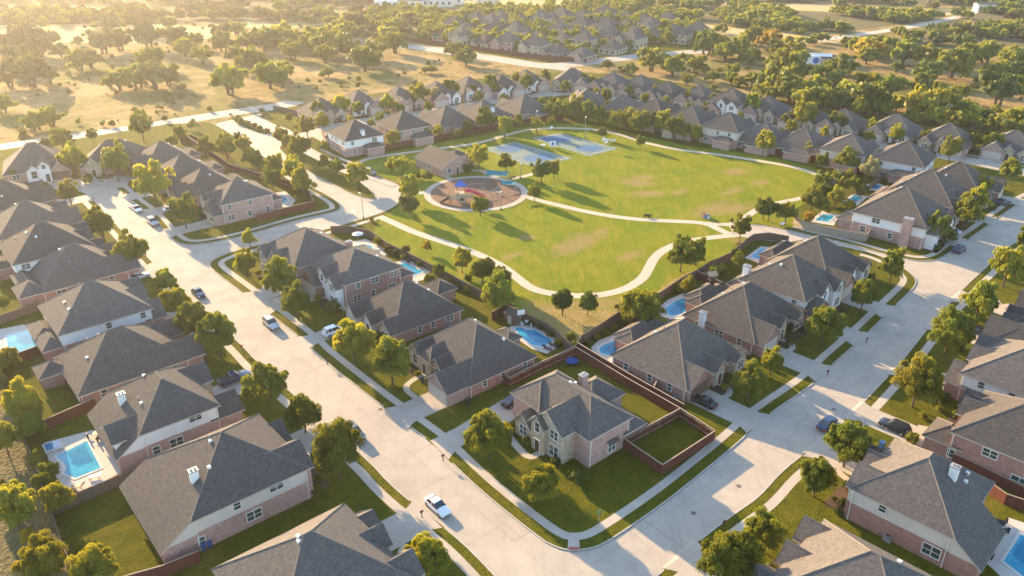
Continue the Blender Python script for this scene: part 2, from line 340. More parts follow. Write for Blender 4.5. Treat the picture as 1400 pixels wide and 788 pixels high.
blkP = k_p + [G(*p) for p in [(1700, 300), (1900, 700), (1500, 1100), (900, 1200)]]
sheet("lot_lawn_east", blkP, GZ, M_lawn, 0.1)
blkQ = [G(*p) for p in [(404, 184), (395, 177), (372, 169), (355, 159.5), (364, 153), (392, 149), (420, 143), (470, 134), (545, 124), (600, 117), (645, 109), (690, 105), (740, 101), (785, 99.5), (840, 102), (880, 106), (930, 114), (990, 125), (1060, 137), (1110, 147), (1180, 159), (1250, 167), (1330, 179), (1420, 192), (1650, 215)]] + list(reversed(k_qup))
sheet("lot_lawn_north", blkQ, GZ, M_lawn, 0.1)
# country roads beyond the lots
ribbon("country_road", W([(-200, 236), (46, 194.5), (180, 177), (231, 168), (326, 152.7), (361, 148.6), (392, 143), (402, 139)]), 9.5, 0.036, M_road)["kind"] = 'structure'
ribbon("far_road", W([(440, 51), (473, 55), (563, 63.5), (640, 75), (710, 86), (735, 90), (775, 89), (828, 82.5), (880, 76), (944, 72), (1000, 66)]), 11, 0.04, M_road)["kind"] = 'structure'
ribbon("far_road_branch", W([(735, 91), (770, 94), (790, 97)]), 7, 0.044, M_road)["kind"] = 'structure'
ribbon("country_lane", W([(1090, 60), (1180, 47), (1240, 38), (1290, 28), (1330, 18), (1350, 8)]), 7, 0.046, M_path)["kind"] = 'structure'
# park grass and its worn patches
park = W([(520, 298), (545, 283), (552, 268), (551, 253), (522, 241), (478, 223), (500, 214), (560, 203), (650, 186), (700, 176), (760, 169), (800, 170), (830, 174), (880, 186), (940, 200), (1010, 208), (1070, 218), (1120, 232), (1126, 244), (1125, 262), (1090, 285), (1090, 312), (1068, 312), (1034, 305), (1012, 313), (1022, 324), (1030, 330), (996, 356), (952, 380), (900, 411), (851, 434), (795, 470), (785, 486), (751, 455), (720, 440), (690, 425), (607, 380), (563, 357), (507, 324)], GZ, 0)
sheet("park_lawn", park, GZ + 0.004, M_park)
def spots(m, lst, colr, amt, ns=0.5):
    nt = m.node_tree; N = nt.nodes; L = nt.links; b = N["Principled BSDF"]; src = b.inputs['Base Color'].links[0].from_socket
    tc = N.new("ShaderNodeTexCoord"); nz = N.new("ShaderNodeTexNoise"); nz.inputs['Scale'].default_value = ns; nz.inputs['Detail'].default_value = 9; nz.inputs['Roughness'].default_value = 0.72
    L.new(tc.outputs['Object'], nz.inputs['Vector']); acc = None
    for px, py, rx, ry, rot in lst:
        p = G(px, py, GZ); mp = N.new("ShaderNodeMapping"); mp.vector_type = 'TEXTURE'; mp.inputs['Location'].default_value = (p.x, p.y, 0); mp.inputs['Rotation'].default_value = (0, 0, rot); mp.inputs['Scale'].default_value = (rx, ry, 1000)
        L.new(tc.outputs['Object'], mp.inputs[0]); ln = N.new("ShaderNodeVectorMath"); ln.operation = 'LENGTH'; L.new(mp.outputs[0], ln.inputs[0])
        if acc is None: acc = ln.outputs['Value']
        else: mn = N.new("ShaderNodeMath"); mn.operation = 'MINIMUM'; L.new(acc, mn.inputs[0]); L.new(ln.outputs['Value'], mn.inputs[1]); acc = mn.outputs[0]
    m1 = N.new("ShaderNodeMath"); m1.operation = 'MULTIPLY_ADD'; m1.inputs[1].default_value = 2.6; m1.inputs[2].default_value = -0.55; L.new(nz.outputs['Fac'], m1.inputs[0])
    m2 = N.new("ShaderNodeMath"); m2.operation = 'SUBTRACT'; L.new(m1.outputs[0], m2.inputs[0]); L.new(acc, m2.inputs[1])
    mr = N.new("ShaderNodeMapRange"); mr.inputs[1].default_value = -0.4; mr.inputs[2].default_value = 0.3; mr.inputs[4].default_value = amt; L.new(m2.outputs[0], mr.inputs[0])
    mx = N.new("ShaderNodeMix"); mx.data_type = 'RGBA'; L.new(mr.outputs[0], mx.inputs[0]); L.new(src, mx.inputs[6]); mx.inputs[7].default_value = (*colr, 1); L.new(mx.outputs[2], b.inputs['Base Color'])
def mottle(m, sc, lo, hi, colr, amt, rot=0, st=(1, 1, 1), det=6):
    nt = m.node_tree; N = nt.nodes; L = nt.links; b = N["Principled BSDF"]; src = b.inputs['Base Color'].links[0].from_socket
    tc = N.new("ShaderNodeTexCoord"); mp = N.new("ShaderNodeMapping"); mp.inputs['Rotation'].default_value = (0, 0, rot); mp.inputs['Scale'].default_value = st; L.new(tc.outputs['Object'], mp.inputs[0])
    nz = N.new("ShaderNodeTexNoise"); nz.inputs['Scale'].default_value = sc; nz.inputs['Detail'].default_value = det; nz.inputs['Roughness'].default_value = 0.65; L.new(mp.outputs[0], nz.inputs['Vector'])
    mr = N.new("ShaderNodeMapRange"); mr.inputs[1].default_value = lo; mr.inputs[2].default_value = hi; mr.inputs[4].default_value = amt; L.new(nz.outputs['Fac'], mr.inputs[0])
    mx = N.new("ShaderNodeMix"); mx.data_type = 'RGBA'; L.new(mr.outputs[0], mx.inputs[0]); L.new(src, mx.inputs[6]); mx.inputs[7].default_value = (*colr, 1); L.new(mx.outputs[2], b.inputs['Base Color'])
mottle(M_park, 0.12, .45, .62, (0.10, 0.145, 0.008), .6, R(50), (1, .45, 1)); mottle(M_park, 0.5, .5, .7, (0.25, 0.20, 0.03), .75, R(50), (1, .22, 1)); mottle(M_park, 1.6, .52, .7, (0.10, 0.12, 0.01), .4)
mottle(M_lawn, 0.35, .5, .68, (0.145, 0.115, 0.014), .55); mottle(M_lawn, 1.8, .5, .7, (0.03, 0.045, 0.005), .5)
mottle(M_meadow, 0.35, .5, .62, (0.11, 0.095, 0.035), .6, 0, (1, .4, 1), 9); mottle(M_meadow, 0.03, .52, .62, (0.36, 0.25, 0.12), .7)
mottle(M_road, 0.8, .56, .72, (0.25, 0.215, 0.175), .45, R(50), (1, .12, 1)); mottle(M_road, 0.9, .57, .72, (0.26, 0.225, 0.18), .4, R(-45), (1, .12, 1)); mottle(M_road, 0.12, .5, .65, (0.43, 0.37, 0.29), .5)
spots(M_park, [(790, 333, 10, 4, 0.9), (775, 338, 5, 3, 0.9), (870, 250, 6, 4, -0.3), (884, 265, 6, 3, 0.2), (880, 243, 4, 3, 0.2), (1005, 235, 4.5, 3.5, 0.4), (975, 286, 9, 4, 0.7), (1003, 286, 7, 4, 0.4), (795, 419, 13, 4, 0.2), (735, 425, 5, 5, 0), (935, 388, 8, 3, 0.8), (769, 431, 3, 2.5, 0), (803, 431, 3, 2.5, 0), (1010, 330, 2.5, 2, 0), (930, 262, 4, 1.6, .8), (820, 318, 4, 1.6, .9), (720, 325, 3, 2, .4), (1040, 250, 4, 2, .6), (700, 350, 4, 1.5, .8), (860, 350, 5, 2, .7), (1000, 262, 5, 2, .7)], (0.26, 0.18, 0.08), 0.68)
# ---- sidewalks, kerbs
def cut(pts, d=1.0): return resample(pts, d)
WALKS = []
def sidewalk(name, pts, side, off=2.2, w=1.35, i0=0, i1=None):
    q = cut(pts, 1.2)[i0:i1]
    for _ in range(2): q = chaikin(q, 1)
    o = ribbon(name, offset(q, side * off), w, GZ + 0.012, M_walk); o["kind"] = 'structure'; return o
def sub(px_list): return W(px_list)
sidewalk("sidewalk", sub([(700, 815), (665, 774.5), (624, 734), (540, 670), (501.7, 626.6), (357, 501), (326.5, 467), (250.7, 402), (183, 332), (165.6, 314.6), (143, 290), (124, 270)]), 1)
sidewalk("sidewalk", sub([(140, 249), (157, 254), (177, 273.6), (203, 292), (221, 313), (234, 326.6), (246, 334), (264, 335.6), (290, 332.7), (340, 321.5), (401, 303), (445, 293), (461, 289), (467, 285), (463, 277), (447.7, 267), (427, 257), (400, 239)]), 1)
sidewalk("sidewalk", sub(list(reversed(K_mid[1:20])) + [(745, 742)] + K_n[1:20]), 1, 2.5)
sidewalk("sidewalk", sub([(1078, 313.5), (1104, 321.5), (1150.6, 331.5), (1194, 344), (1240, 355.5), (1266, 358.5), (1287, 354.7), (1310, 337), (1342, 316), (1362.5, 300), (1401, 273), (1450, 255)]), 1)
sidewalk("sidewalk", sub(K_p[2:]), -1)
sidewalk("sidewalk", sub(K_qup[14:]), 1)
sidewalk("sidewalk", sub([(471, 225), (447, 215), (430, 206)]), -1, 2.2)
sidewalk("sidewalk", sub([(547.7, 253), (520, 243), (490, 233), (474, 226)]), 1, 2.2, 1.6)
DRV = []                                    # (centre polyline, half width) of driveways, to leave the kerb open
def point_in(poly, p):
    c = False; j = len(poly) - 1
    for i in range(len(poly)):
        a, b = poly[i], poly[j]
        if (a.y > p.y) != (b.y > p.y) and p.x < (b.x - a.x) * (p.y - a.y) / (b.y - a.y) + a.x: c = not c
        j = i
    return c
def make_kerbs():
    for nm, k, s in (("a", k_left, 1), ("b", k_mid, -1), ("c", k_n, 1), ("d", k_n5, 1), ("e", k_p, -1), ("f", k_entry, 1), ("g", k_q, -1), ("h", k_qup, 1)):
        q = resample(k, 0.5); inn = offset(q, s * 0.17); mb = MB()
        def ok(p):
            for c0, c1, hw in DRV:
                d = c1 - c0; L = d.length; d = d / L; r = p - c0; t = r.dot(d)
                if -1 < t < L + 3 and abs(r.x * d.y - r.y * d.x) < hw + 0.75: return False
            return True
        flags = [ok(p) for p in q]
        for i in range(len(q) - 1):
            z1 = GZ + 0.03 if (flags[i] and flags[i + 1]) else GZ - 0.06
            a, b, c, d = q[i], q[i + 1], inn[i + 1], inn[i]
            if z1 > GZ:
                mb.add([(a.x, a.y, 0.02), (b.x, b.y, 0.02), (b.x, b.y, z1), (a.x, a.y, z1), (c.x, c.y, z1), (d.x, d.y, z1), (c.x, c.y, GZ), (d.x, d.y, GZ)], [(0, 1, 2, 3), (3, 2, 4, 5), (5, 4, 6, 7)])
        props(mb.obj("kerb", M_curb), kind='structure')
def road_details():
    rg = random.Random(3)
    segs = [((762, 752), (640, 640)), ((640, 640), (470, 500)), ((470, 500), (330, 380)), ((330, 380), (200, 285)), ((880, 740), (1040, 625)), ((1040, 625), (1200, 480)), ((1200, 480), (1330, 350))]
    def strip(pts, w, m, nm, z):
        ribbon(nm, pts, w, z, m)["kind"] = 'structure'
    for (x0, y0), (x1, y1) in segs:
        a, b = G(x0, y0), G(x1, y1); d = (b - a).normalized(); n = Vector((-d.y, d.x)); L = (b - a).length
        for k in range(int(L / 14)):
            t = (k + rg.uniform(.2, .8)) * 14; 
            if t > L: break
            c0 = a + d * t; pts = [c0 + n * s + d * rg.uniform(-.12, .12) for s in (-4.0, -2.6, -1.3, 0, 1.3, 2.6, 4.0)]
            strip(chaikin(pts, 1), rg.uniform(.03, .07), M_tar, "sealed_crack", 0.038 + .0004 * k)
            if rg.random() < .5:
                off = rg.uniform(-2.5, 2.5); c1 = c0 + n * off; strip(chaikin([c1, c1 + d * 2 + n * rg.uniform(-.3, .3), c1 + d * 4.5 + n * rg.uniform(-.5, .5), c1 + d * 7 + n * rg.uniform(-.6, .6)], 1), .04, M_tar, "sealed_crack", 0.0385 + .0004 * k)
    for i, (x, y) in enumerate([(700, 690), (520, 560), (1010, 665), (1140, 560), (340, 400), (948, 702)]):
        c = G(x, y); mb = MB(); mb.add([(c.x + .38 * math.cos(t * .524), c.y + .38 * math.sin(t * .524), .047) for t in range(12)], [tuple(range(12))]); props(mb.obj("manhole_cover", M_mh, recalc=False), kind='structure')
M_tar = mat("crack_sealant", (0.13, 0.12, 0.11), None, 3, 0.7); M_mh = mat("cast_iron", (0.14, 0.12, 0.10), None, 8, 0.6)
_st = mat("tyre_stain", (0.26, 0.235, 0.21), None, 1)
F_oil = None
road_details()
# ---- medians
for nm, pl in (("median_strip", [(381, 202), (386, 199), (395, 202), (427, 216), (456, 231), (483, 243), (502, 257), (513, 268), (514, 272), (504, 272.5), (478, 264.6), (460, 254), (440, 245), (401, 223), (387, 209)]),
               ("median_island", [(317, 164.5), (323, 162), (345, 171), (372, 181), (373, 183), (360, 183.5), (345, 180), (330, 172)])):
    c = chaikin([G(*p) for p in pl], 2, True); sheet(nm, c, GZ, M_lawn, 0.1)
    q = c + [c[0]]; inn = offset(q, 0.2); mb = MB(); n = len(q)
    mb.add([(p.x, p.y, 0.03) for p in q] + [(p.x, p.y, GZ + 0.03) for p in q] + [(p.x, p.y, GZ + 0.03) for p in offset(q, 0.18)], [(i, i + 1, n + i + 1, n + i) for i in range(n - 1)] + [(n + i, n + i + 1, 2 * n + i + 1, 2 * n + i) for i in range(n - 1)])
    props(mb.obj("kerb", M_curb), kind='structure')
# ---- park paths
RC = G(651, 264, GZ)
PATHS = [
 ([(518, 296), (541, 306), (568, 318.6), (607, 331), (645.7, 344), (684, 362), (710, 382), (725.7, 395), (756, 402.5), (790, 405), (822, 404), (858, 395), (880, 380), (887, 367), (895, 351), (912, 339), (935, 331), (962, 326), (1001, 322), (1030, 320)], 2.3),
 ([(719, 268), (727, 272), (764, 281), (803, 290), (841, 296.7), (880, 301), (931, 303), (965, 305), (983, 314), (1001, 322)], 2.2),
 ([(965, 305.5), (985, 307.5), (1003, 307), (1016, 300), (1024, 294), (1034, 287), (1055, 279), (1098, 271), (1120, 262), (1126, 250), (1120, 240), (1104, 233.7), (1078, 227), (1040, 220.5), (983, 211.5), (931, 205.5), (890, 197.6), (868, 191), (851, 185), (832, 180), (816, 177.6), (780, 175.2), (737, 175.5), (714, 179), (690, 185.5), (662, 194), (635, 199), (606, 202.7), (571, 207), (516, 214.5), (500, 218), (488, 224)], 2.0),
 ([(1003, 309), (1008, 316), (1015, 322)], 2.6),
 ([(700, 244.6), (714, 242), (729, 238)], 1.8), ([(607, 240), (616, 245), (627, 250)], 1.6), ([(583, 262), (577, 265), (570, 263), (556, 263)], 2.0),
 ([(640, 234), (655, 233), (664, 236), (680, 243), (697, 249)], 1.6)]
for i, (pl, w) in enumerate(PATHS):
    ribbon("park_path", resample(W(pl, GZ), 1.0), w, GZ + 0.014 + 0.003 * i, M_path)["kind"] = 'structure'
sheet("path_plaza", W([(998, 320), (1005, 309), (1030, 308), (1062, 313), (1106, 322), (1100, 328), (1076, 332), (1045, 329), (1012, 324)], GZ, 1), GZ + 0.044, M_road)
# playground surface and its concrete ring
RR = 14.6
ring = [RC + Vector((math.cos(t), math.sin(t))) * RR for t in [i * math.pi / 36 for i in range(73)]]
rin = [RC + Vector((math.cos(t), math.sin(t))) * (RR - 1.8) for t in [i * math.pi / 36 for i in range(73)]]
ribbon("playground_ring_path", None, 0, GZ + 0.046, M_walk, None, (ring, rin))["kind"] = 'structure'
sheet("playground_mulch", rin[:-1], GZ + 0.030, M_mulch)
# ramp at the corner
cr0, cr1 = G(776, 748, GZ), G(791, 748, GZ)
q0, q1, q2, q3 = G(777, 733, GZ), G(792, 734, GZ), G(792.5, 754, .1), G(776, 753.5, .1)
mb = MB(); mb.quad((q0.x, q0.y, GZ + 0.02), (q1.x, q1.y, GZ + 0.02), (q2.x, q2.y, GZ + 0.035), (q3.x, q3.y, GZ + 0.035)); props(mb.obj("corner_ramp", M_walk), kind='structure')
a, b, c, d = [G(*p, GZ) for p in ((777.5, 748), (791.5, 748.5), (791.8, 752.6), (777, 752.2))]
mb = MB(); mb.quad(*[(p.x, p.y, GZ + 0.045) for p in (a, b, c, d)]); props(mb.obj("ramp_paver_pad", M_pad), kind='structure')
# dry fringe between the park path and the back fences; scrub behind the left fence
sheet("dry_grass_fringe", W([(735, 418), (768, 424), (812, 426), (860, 420), (905, 396), (930, 375), (960, 368), (985, 352), (996, 356), (952, 380), (900, 410), (851, 433), (818, 456), (795, 469), (785, 484), (770, 468), (751, 452)], GZ, 1), GZ + 0.02, M_dry)
sheet("scrub_ground", W([(-400, 520), (-60, 506), (0, 513), (15, 556), (29, 600), (53, 656), (62, 687), (85, 751), (106, 805), (100, 1000), (-500, 1000)], GZ, 0), GZ + 0.01, M_scrub)
# hay fields far off
for pl in ([(820, 20), (900, 26), (1000, 38), (1060, 45), (1180, 56), (1130, 60), (1070, 52), (985, 50), (900, 36), (860, 28)],
           [(1040, 5), (1120, 6), (1200, 10), (1330, 14), (1300, 22), (1240, 24), (1150, 17), (1040, 12)],
           [(-100, 36), (0, 34), (90, 33), (190, 32), (270, 36), (330, 42), (300, 52), (200, 60), (60, 58), (-100, 60)],
           [(-60, 8), (60, 6), (150, 12), (200, 20), (120, 17), (-60, 14)], [(370, 20), (500, 22), (480, 32), (400, 38), (340, 40), (320, 32)],
           [(600, 0), (800, -4), (1000, -6), (1000, 0), (800, 6), (650, 8)]):
    sheet("hay_field", W(pl, 0, 2, True), 0.012 + 0.002 * random.random(), M_field)
# far subdivision ground
sheet("far_lots_lawn", W([(570, 60), (640, 69), (700, 80), (760, 88), (800, 86), (860, 76), (960, 68), (975, 50), (900, 34), (820, 22), (740, 18), (640, 24), (570, 38)], 0, 1), 0.02, M_lawn)
# ================================================================== HOUSES
MESHC = {}
def cached(key, fn):
    if key not in MESHC: MESHC[key] = fn()
    return MESHC[key]
def win_meshes(w, h, style='d'):
    def mk():
        f = MB(); t = 0.1; d = 0.07
        f.box(-w/2 - t, w/2 + t, -d, 0.02, h/2, h/2 + t); f.box(-w/2 - t, w/2 + t, -d - 0.03, 0.02, -h/2 - t, -h/2)
        f.box(-w/2 - t, -w/2, -d, 0.02, -h/2, h/2); f.box(w/2, w/2 + t, -d, 0.02, -h/2, h/2)
        n = 2 if w > 1.4 else 1
        for k in range(1, n): f.box(-0.05, 0.05, -d, 0.02, -h/2, h/2)
        f.box(-w/2, w/2, -0.05, 0.02, -0.035, 0.035)
        p = MB(); p.quad((-w/2, -0.02, -h/2), (w/2, -0.02, -h/2), (w/2, -0.02, h/2), (-w/2, -0.02, h/2))
        return f.mesh("window_frame", M_trim), p.mesh("window_pane", M_glass, recalc=False)
    return cached(('w', round(w, 2), round(h, 2)), mk)
def add_window(root, x, y, z, face, w=0.9, h=1.3):
    rz = {'F': 0, 'R': math.pi / 2, 'B': math.pi, 'L': -math.pi / 2}[face]
    f, p = win_meshes(w, h); o = link("window", f, root, (x, y, z), rz); link("pane", p, o)
    return o
def gd_mesh(w, h, m):
    def mk():
        b = MB(); b.box(-w/2, w/2, -0.03, 0.05, 0, h)
        for k in range(4):
            z = h * k / 4
            for j in range(4): x = -w/2 + w * j / 4; b.box(x + 0.08, x + w/4 - 0.08, -0.06, -0.03, z + 0.08, z + h/4 - 0.08)
        b.box(-w/2 - .12, -w/2, -0.07, 0.05, 0, h + .12); b.box(w/2, w/2 + .12, -0.07, 0.05, 0, h + .12); b.box(-w/2, w/2, -0.07, 0.05, h, h + .12)
        return b.mesh("garage_door", m)
    return cached(('g', w, h, m.name), mk)
def fd_mesh():
    def mk():
        b = MB(); b.box(-.5, .5, -0.04, 0.05, 0, 2.2); b.cur = 1; b.box(-.6, -.5, -0.07, 0.05, 0, 2.3); b.box(.5, .6, -0.07, 0.05, 0, 2.3); b.box(-.5, .5, -0.07, .05, 2.2, 2.3)
        return b.mesh("front_door", [M_door, M_trim])
    return cached('fd', mk)
OV = 0.42
def roof_part(mb, kind, x0, x1, y0, y1, z, m, knee=None):
    """adds the roof solid of one volume; returns ridge height above z"""
    X0, X1, Y0, Y1 = x0 - OV, x1 + OV, y0 - OV, y1 + OV; T = 0.2; w, d = X1 - X0, Y1 - Y0; ze = z - m * OV + 0.02
    if kind in 'HC':
        if w <= d: h = m * w / 2; r0, r1 = ((X0 + X1) / 2, Y0 + w / 2), ((X0 + X1) / 2, Y1 - w / 2)
        else: h = m * d / 2; r0, r1 = (X0 + d / 2, (Y0 + Y1) / 2), (X1 - d / 2, (Y0 + Y1) / 2)
        zr = ze + h
        if kind == 'C' and knee:               # the back slope runs on down to a lower eave at Y1+run
            drop, xa, xb = knee; run = drop / m; YB = Y1 + run; zb = ze - drop
            vs = [(X0, Y0, ze), (X1, Y0, ze), (X1, Y1, ze), (X0, Y1, ze), (*r0, zr), (*r1, zr), (X0 + xa, YB, zb), (X1 - xb, YB, zb), (X0 + xa, Y1, ze), (X1 - xb, Y1, ze)]
            fs = [(0, 1, 4) if w <= d else (0, 1, 5, 4), (1, 2, 5, 4) if w <= d else (1, 2, 5), (3, 0, 4, 5) if w <= d else (3, 0, 4), (2, 3, 5) if w <= d else (2, 3, 4, 5), (9, 8, 6, 7)]
            mb.add(vs, fs); n = [(0, 1), (1, 2), (3, 0), (7, 6), (6, 8), (7, 9), (2, 9), (8, 3)]
        else:
            vs = [(X0, Y0, ze), (X1, Y0, ze), (X1, Y1, ze), (X0, Y1, ze), (*r0, zr), (*r1, zr)]
            fs = [(0, 1, 4), (1, 2, 5, 4), (2, 3, 5), (3, 0, 4, 5)] if w <= d else [(0, 1, 5, 4), (1, 2, 5), (2, 3, 4, 5), (3, 0, 4)]
            mb.add(vs, fs); n = [(0, 1), (1, 2), (2, 3), (3, 0)]
    elif kind == 'G':                          # ridge runs front to back
        h = m * w / 2; zr = ze + h; c = (X0 + X1) / 2
        vs = [(X0, Y0, ze), (X1, Y0, ze), (X1, Y1, ze), (X0, Y1, ze), (c, Y0, zr), (c, Y1, zr)]
        mb.add(vs, [(1, 2, 5, 4), (3, 0, 4, 5)]); n = [(1, 2), (3, 0), (0, 4), (4, 1), (3, 5), (5, 2)]
    else:                                      # 'S': ridge runs side to side
        h = m * d / 2; zr = ze + h; c = (Y0 + Y1) / 2
        vs = [(X0, Y0, ze), (X1, Y0, ze), (X1, Y1, ze), (X0, Y1, ze), (X0, c, zr), (X1, c, zr)]
        mb.add(vs, [(0, 1, 5, 4), (2, 3, 4, 5)]); n = [(0, 1), (2, 3), (0, 4), (4, 3), (1, 5), (5, 2)]
    fa = mb2[0]
    for a, b in n:
        A, B = vs[a], vs[b]; fa.add([(A[0], A[1], A[2] - T), (B[0], B[1], B[2] - T), (B[0], B[1], B[2] + .015), (A[0], A[1], A[2] + .015)], [(0, 1, 2, 3)])
    if kind in 'H':                            # soffit
        fa.add([(v[0], v[1], ze - T) for v in vs[:4]], [(0, 1, 2, 3)])
    # ridge caps a little lighter
    for (p, q) in ((vs[4], vs[5]),):
        capm[0].tube((p[0], p[1], p[2]), (q[0], q[1], q[2]), .09, .09, 4)
    if kind in 'HC':
        for i in range(4):
            A = vs[i]; B = min((vs[4], vs[5]), key=lambda q: (q[0] - A[0]) ** 2 + (q[1] - A[1]) ** 2)
            capm[0].tube(A, B, .08, .08, 4)
    return zr - z
mb2 = [None]; capm = [None]
HS = []
MM = {'b': M_brick, 'p': M_brick2, 's': M_stone, 'w': M_white, 'c': M_cream}
def house(key, short, label, peak, ang, Wd, D, st=1, m=0.75, vols=(), lo='b', up=None, chim=None, wins=(), roofm=None, garage=None, entry=None, detail=2, cat='house', lowz=2.9, drive=True, knee=None, zc=None, vents=3, group=None, main='H', name='house'):
    ze = 2.9 if st == 1 else 5.6
    hr = m * min(Wd, D) / 2
    u_ = Vector((math.cos(R(ang)), math.sin(R(ang)))); n_ = Vector((u_.y, -u_.x))
    if len(peak) == 3:
        s_ = 1 if peak[0] == 'R' else -1
        c = G(peak[1], peak[2], GZ + ze) - n_ * s_ * (Wd / 2 + .3) + u_ * (D / 2 + .3)
    else: c = G(peak[0], peak[1], GZ + ze + hr)
    root = empty(name, (c.x, c.y, GZ), R(ang) - math.pi / 2, label, cat, group)
    X, Y = Wd / 2, D / 2
    walls = {}
    mb2[0] = MB(); capm[0] = MB(); rf = MB()
    def wall(mk, x0, x1, y0, y1, z0, z1): walls.setdefault(mk, MB()).box(x0, x1, y0, y1, z0, z1)
    Vs = [(main, -X, X, -Y, Y, ze, m, lo, up)] + [tuple(v) + (m,) * (7 - len(v)) if len(v) < 7 else v for v in vols]
    tops = []
    for i, v in enumerate(Vs):
        kind, x0, x1, y0, y1, z = v[:6]; mm = v[6] if len(v) > 6 else m; l = v[7] if len(v) > 7 and v[7] else lo; u = v[8] if len(v) > 8 else None
        e = 0.021 * i; x0 += e; x1 -= e; z += 0.013 * (i % 5)
        if kind == 'G' and i and y1 is None:                # die into the main roof behind
            rh = mm * ((x1 - x0) / 2 + OV) - mm * OV + z - ze
            y1 = -Y - OV + max(0.6, (rh + m * OV) / m) + 0.5 if rh > 0 else -Y + 1.0
        if kind == 'S' and i and x1 is None: x1 = X - 1
        k = knee if kind == 'C' else None
        roof_part(rf, kind, x0, x1, y0, y1, z, mm, k)
        zz = z - 0.15
        if u: wall(l, x0, x1, y0, y1, -0.1, lowz); wall(u, x0 + .04, x1 - .04, y0 + .04, y1 - .04, lowz, zz)
        else: wall(l, x0, x1, y0, y1, -0.1, zz)
        g = walls[u or l]
        if kind == 'G':
            h = mm * (x1 - x0) / 2; cxm = (x0 + x1) / 2
            for yy in (y0, y1 if y1 < Y - 0.5 and i == 0 else y1):
                g.add([(x0, yy, zz - .1), (x1, yy, zz - .1), (x1, yy, z), (cxm, yy, z + h - 0.02), (x0, yy, z)], [(0, 1, 2, 3, 4)])
        if kind == 'S':
            h = mm * (y1 - y0) / 2; cy = (y0 + y1) / 2
            for xx in (x0, x1): g.add([(xx, y0, zz - .1), (xx, y1, zz - .1), (xx, y1, z), (xx, cy, z + h - 0.02), (xx, y0, z)], [(0, 1, 2, 3, 4)])
        if kind == 'C' and knee:
            drop, xa, xb = knee; run = drop / mm; yb = y1 + run
            xa0, xb0 = x0 + xa, x1 - xb
            walls.setdefault(l, MB()).box(xa0 + .01, xb0 - .01, y1 - 1, yb, -0.1, min(lowz, z - drop) - .15)
            for xx in (xa0, xb0):
                walls.setdefault(u or l, MB()).add([(xx, y1 - .2, zz - drop), (xx, yb, zz - drop), (xx, y1, z), (xx, y1 - .2, z)], [(0, 1, 2, 3)])
    rm = roofm or M_roof
    rf.obj("roof", rm, root, recalc=True)
    if detail >= 1:
        capm[0].obj("ridge_cap", M_tile_cap, root)
    mb2[0].obj("fascia", M_soffit, root)
    nm = {'b': 'brick_wall', 'p': 'brick_wall', 's': 'stone_wall', 'w': 'siding_wall', 'c': 'siding_wall'}
    for k, w in walls.items(): w.obj(nm[k], MM[k], root)
    zroof = lambda x, y: ze + m * max(0, min(X - abs(x), Y - abs(y)))
    if chim:
        cx, cy, ch = chim[:3]; cm = MM[chim[3] if len(chim) > 3 else 'w']; sw = chim[4] if len(chim) > 4 else 0.55
        zt = max(zroof(cx, cy), 2.5) + ch; b = MB()
        out = abs(cx) >= X or abs(cy) >= Y
        b.box(cx - sw, cx + sw, cy - sw * 1.25, cy + sw * 1.25, -0.05 if out else zroof(cx, cy) - 1.5, zt); co = b.obj("chimney", cm, root)
        b = MB(); b.box(cx - sw - .1, cx + sw + .1, cy - sw * 1.25 - .1, cy + sw * 1.25 + .1, zt, zt + .15)
        for s in (-.25, .25): b.tube((cx, cy + s, zt + .15), (cx, cy + s, zt + .45), .13, .13, 8)
        link("chimney_cap", b.mesh("chimney_cap", M_grey), co)
    for wd in wins:
        face, t, z = wd[:3]; ww = wd[3] if len(wd) > 3 else 0.9; hh = wd[4] if len(wd) > 4 else 1.35; ex = wd[5] if len(wd) > 5 else 0
        if face == 'F': add_window(root, t, -Y - ex - .01, z, 'F', ww, hh)
        if face == 'B': add_window(root, t, Y + ex + .01, z, 'B', ww, hh)
        if face == 'L': add_window(root, -X - ex - .01, t, z, 'L', ww, hh)
        if face == 'R': add_window(root, X + ex + .01, t, z, 'R', ww, hh)
    if entry and detail >= 1:
        link("front_door", fd_mesh(), root, (entry[0], entry[1] - .02, 0))
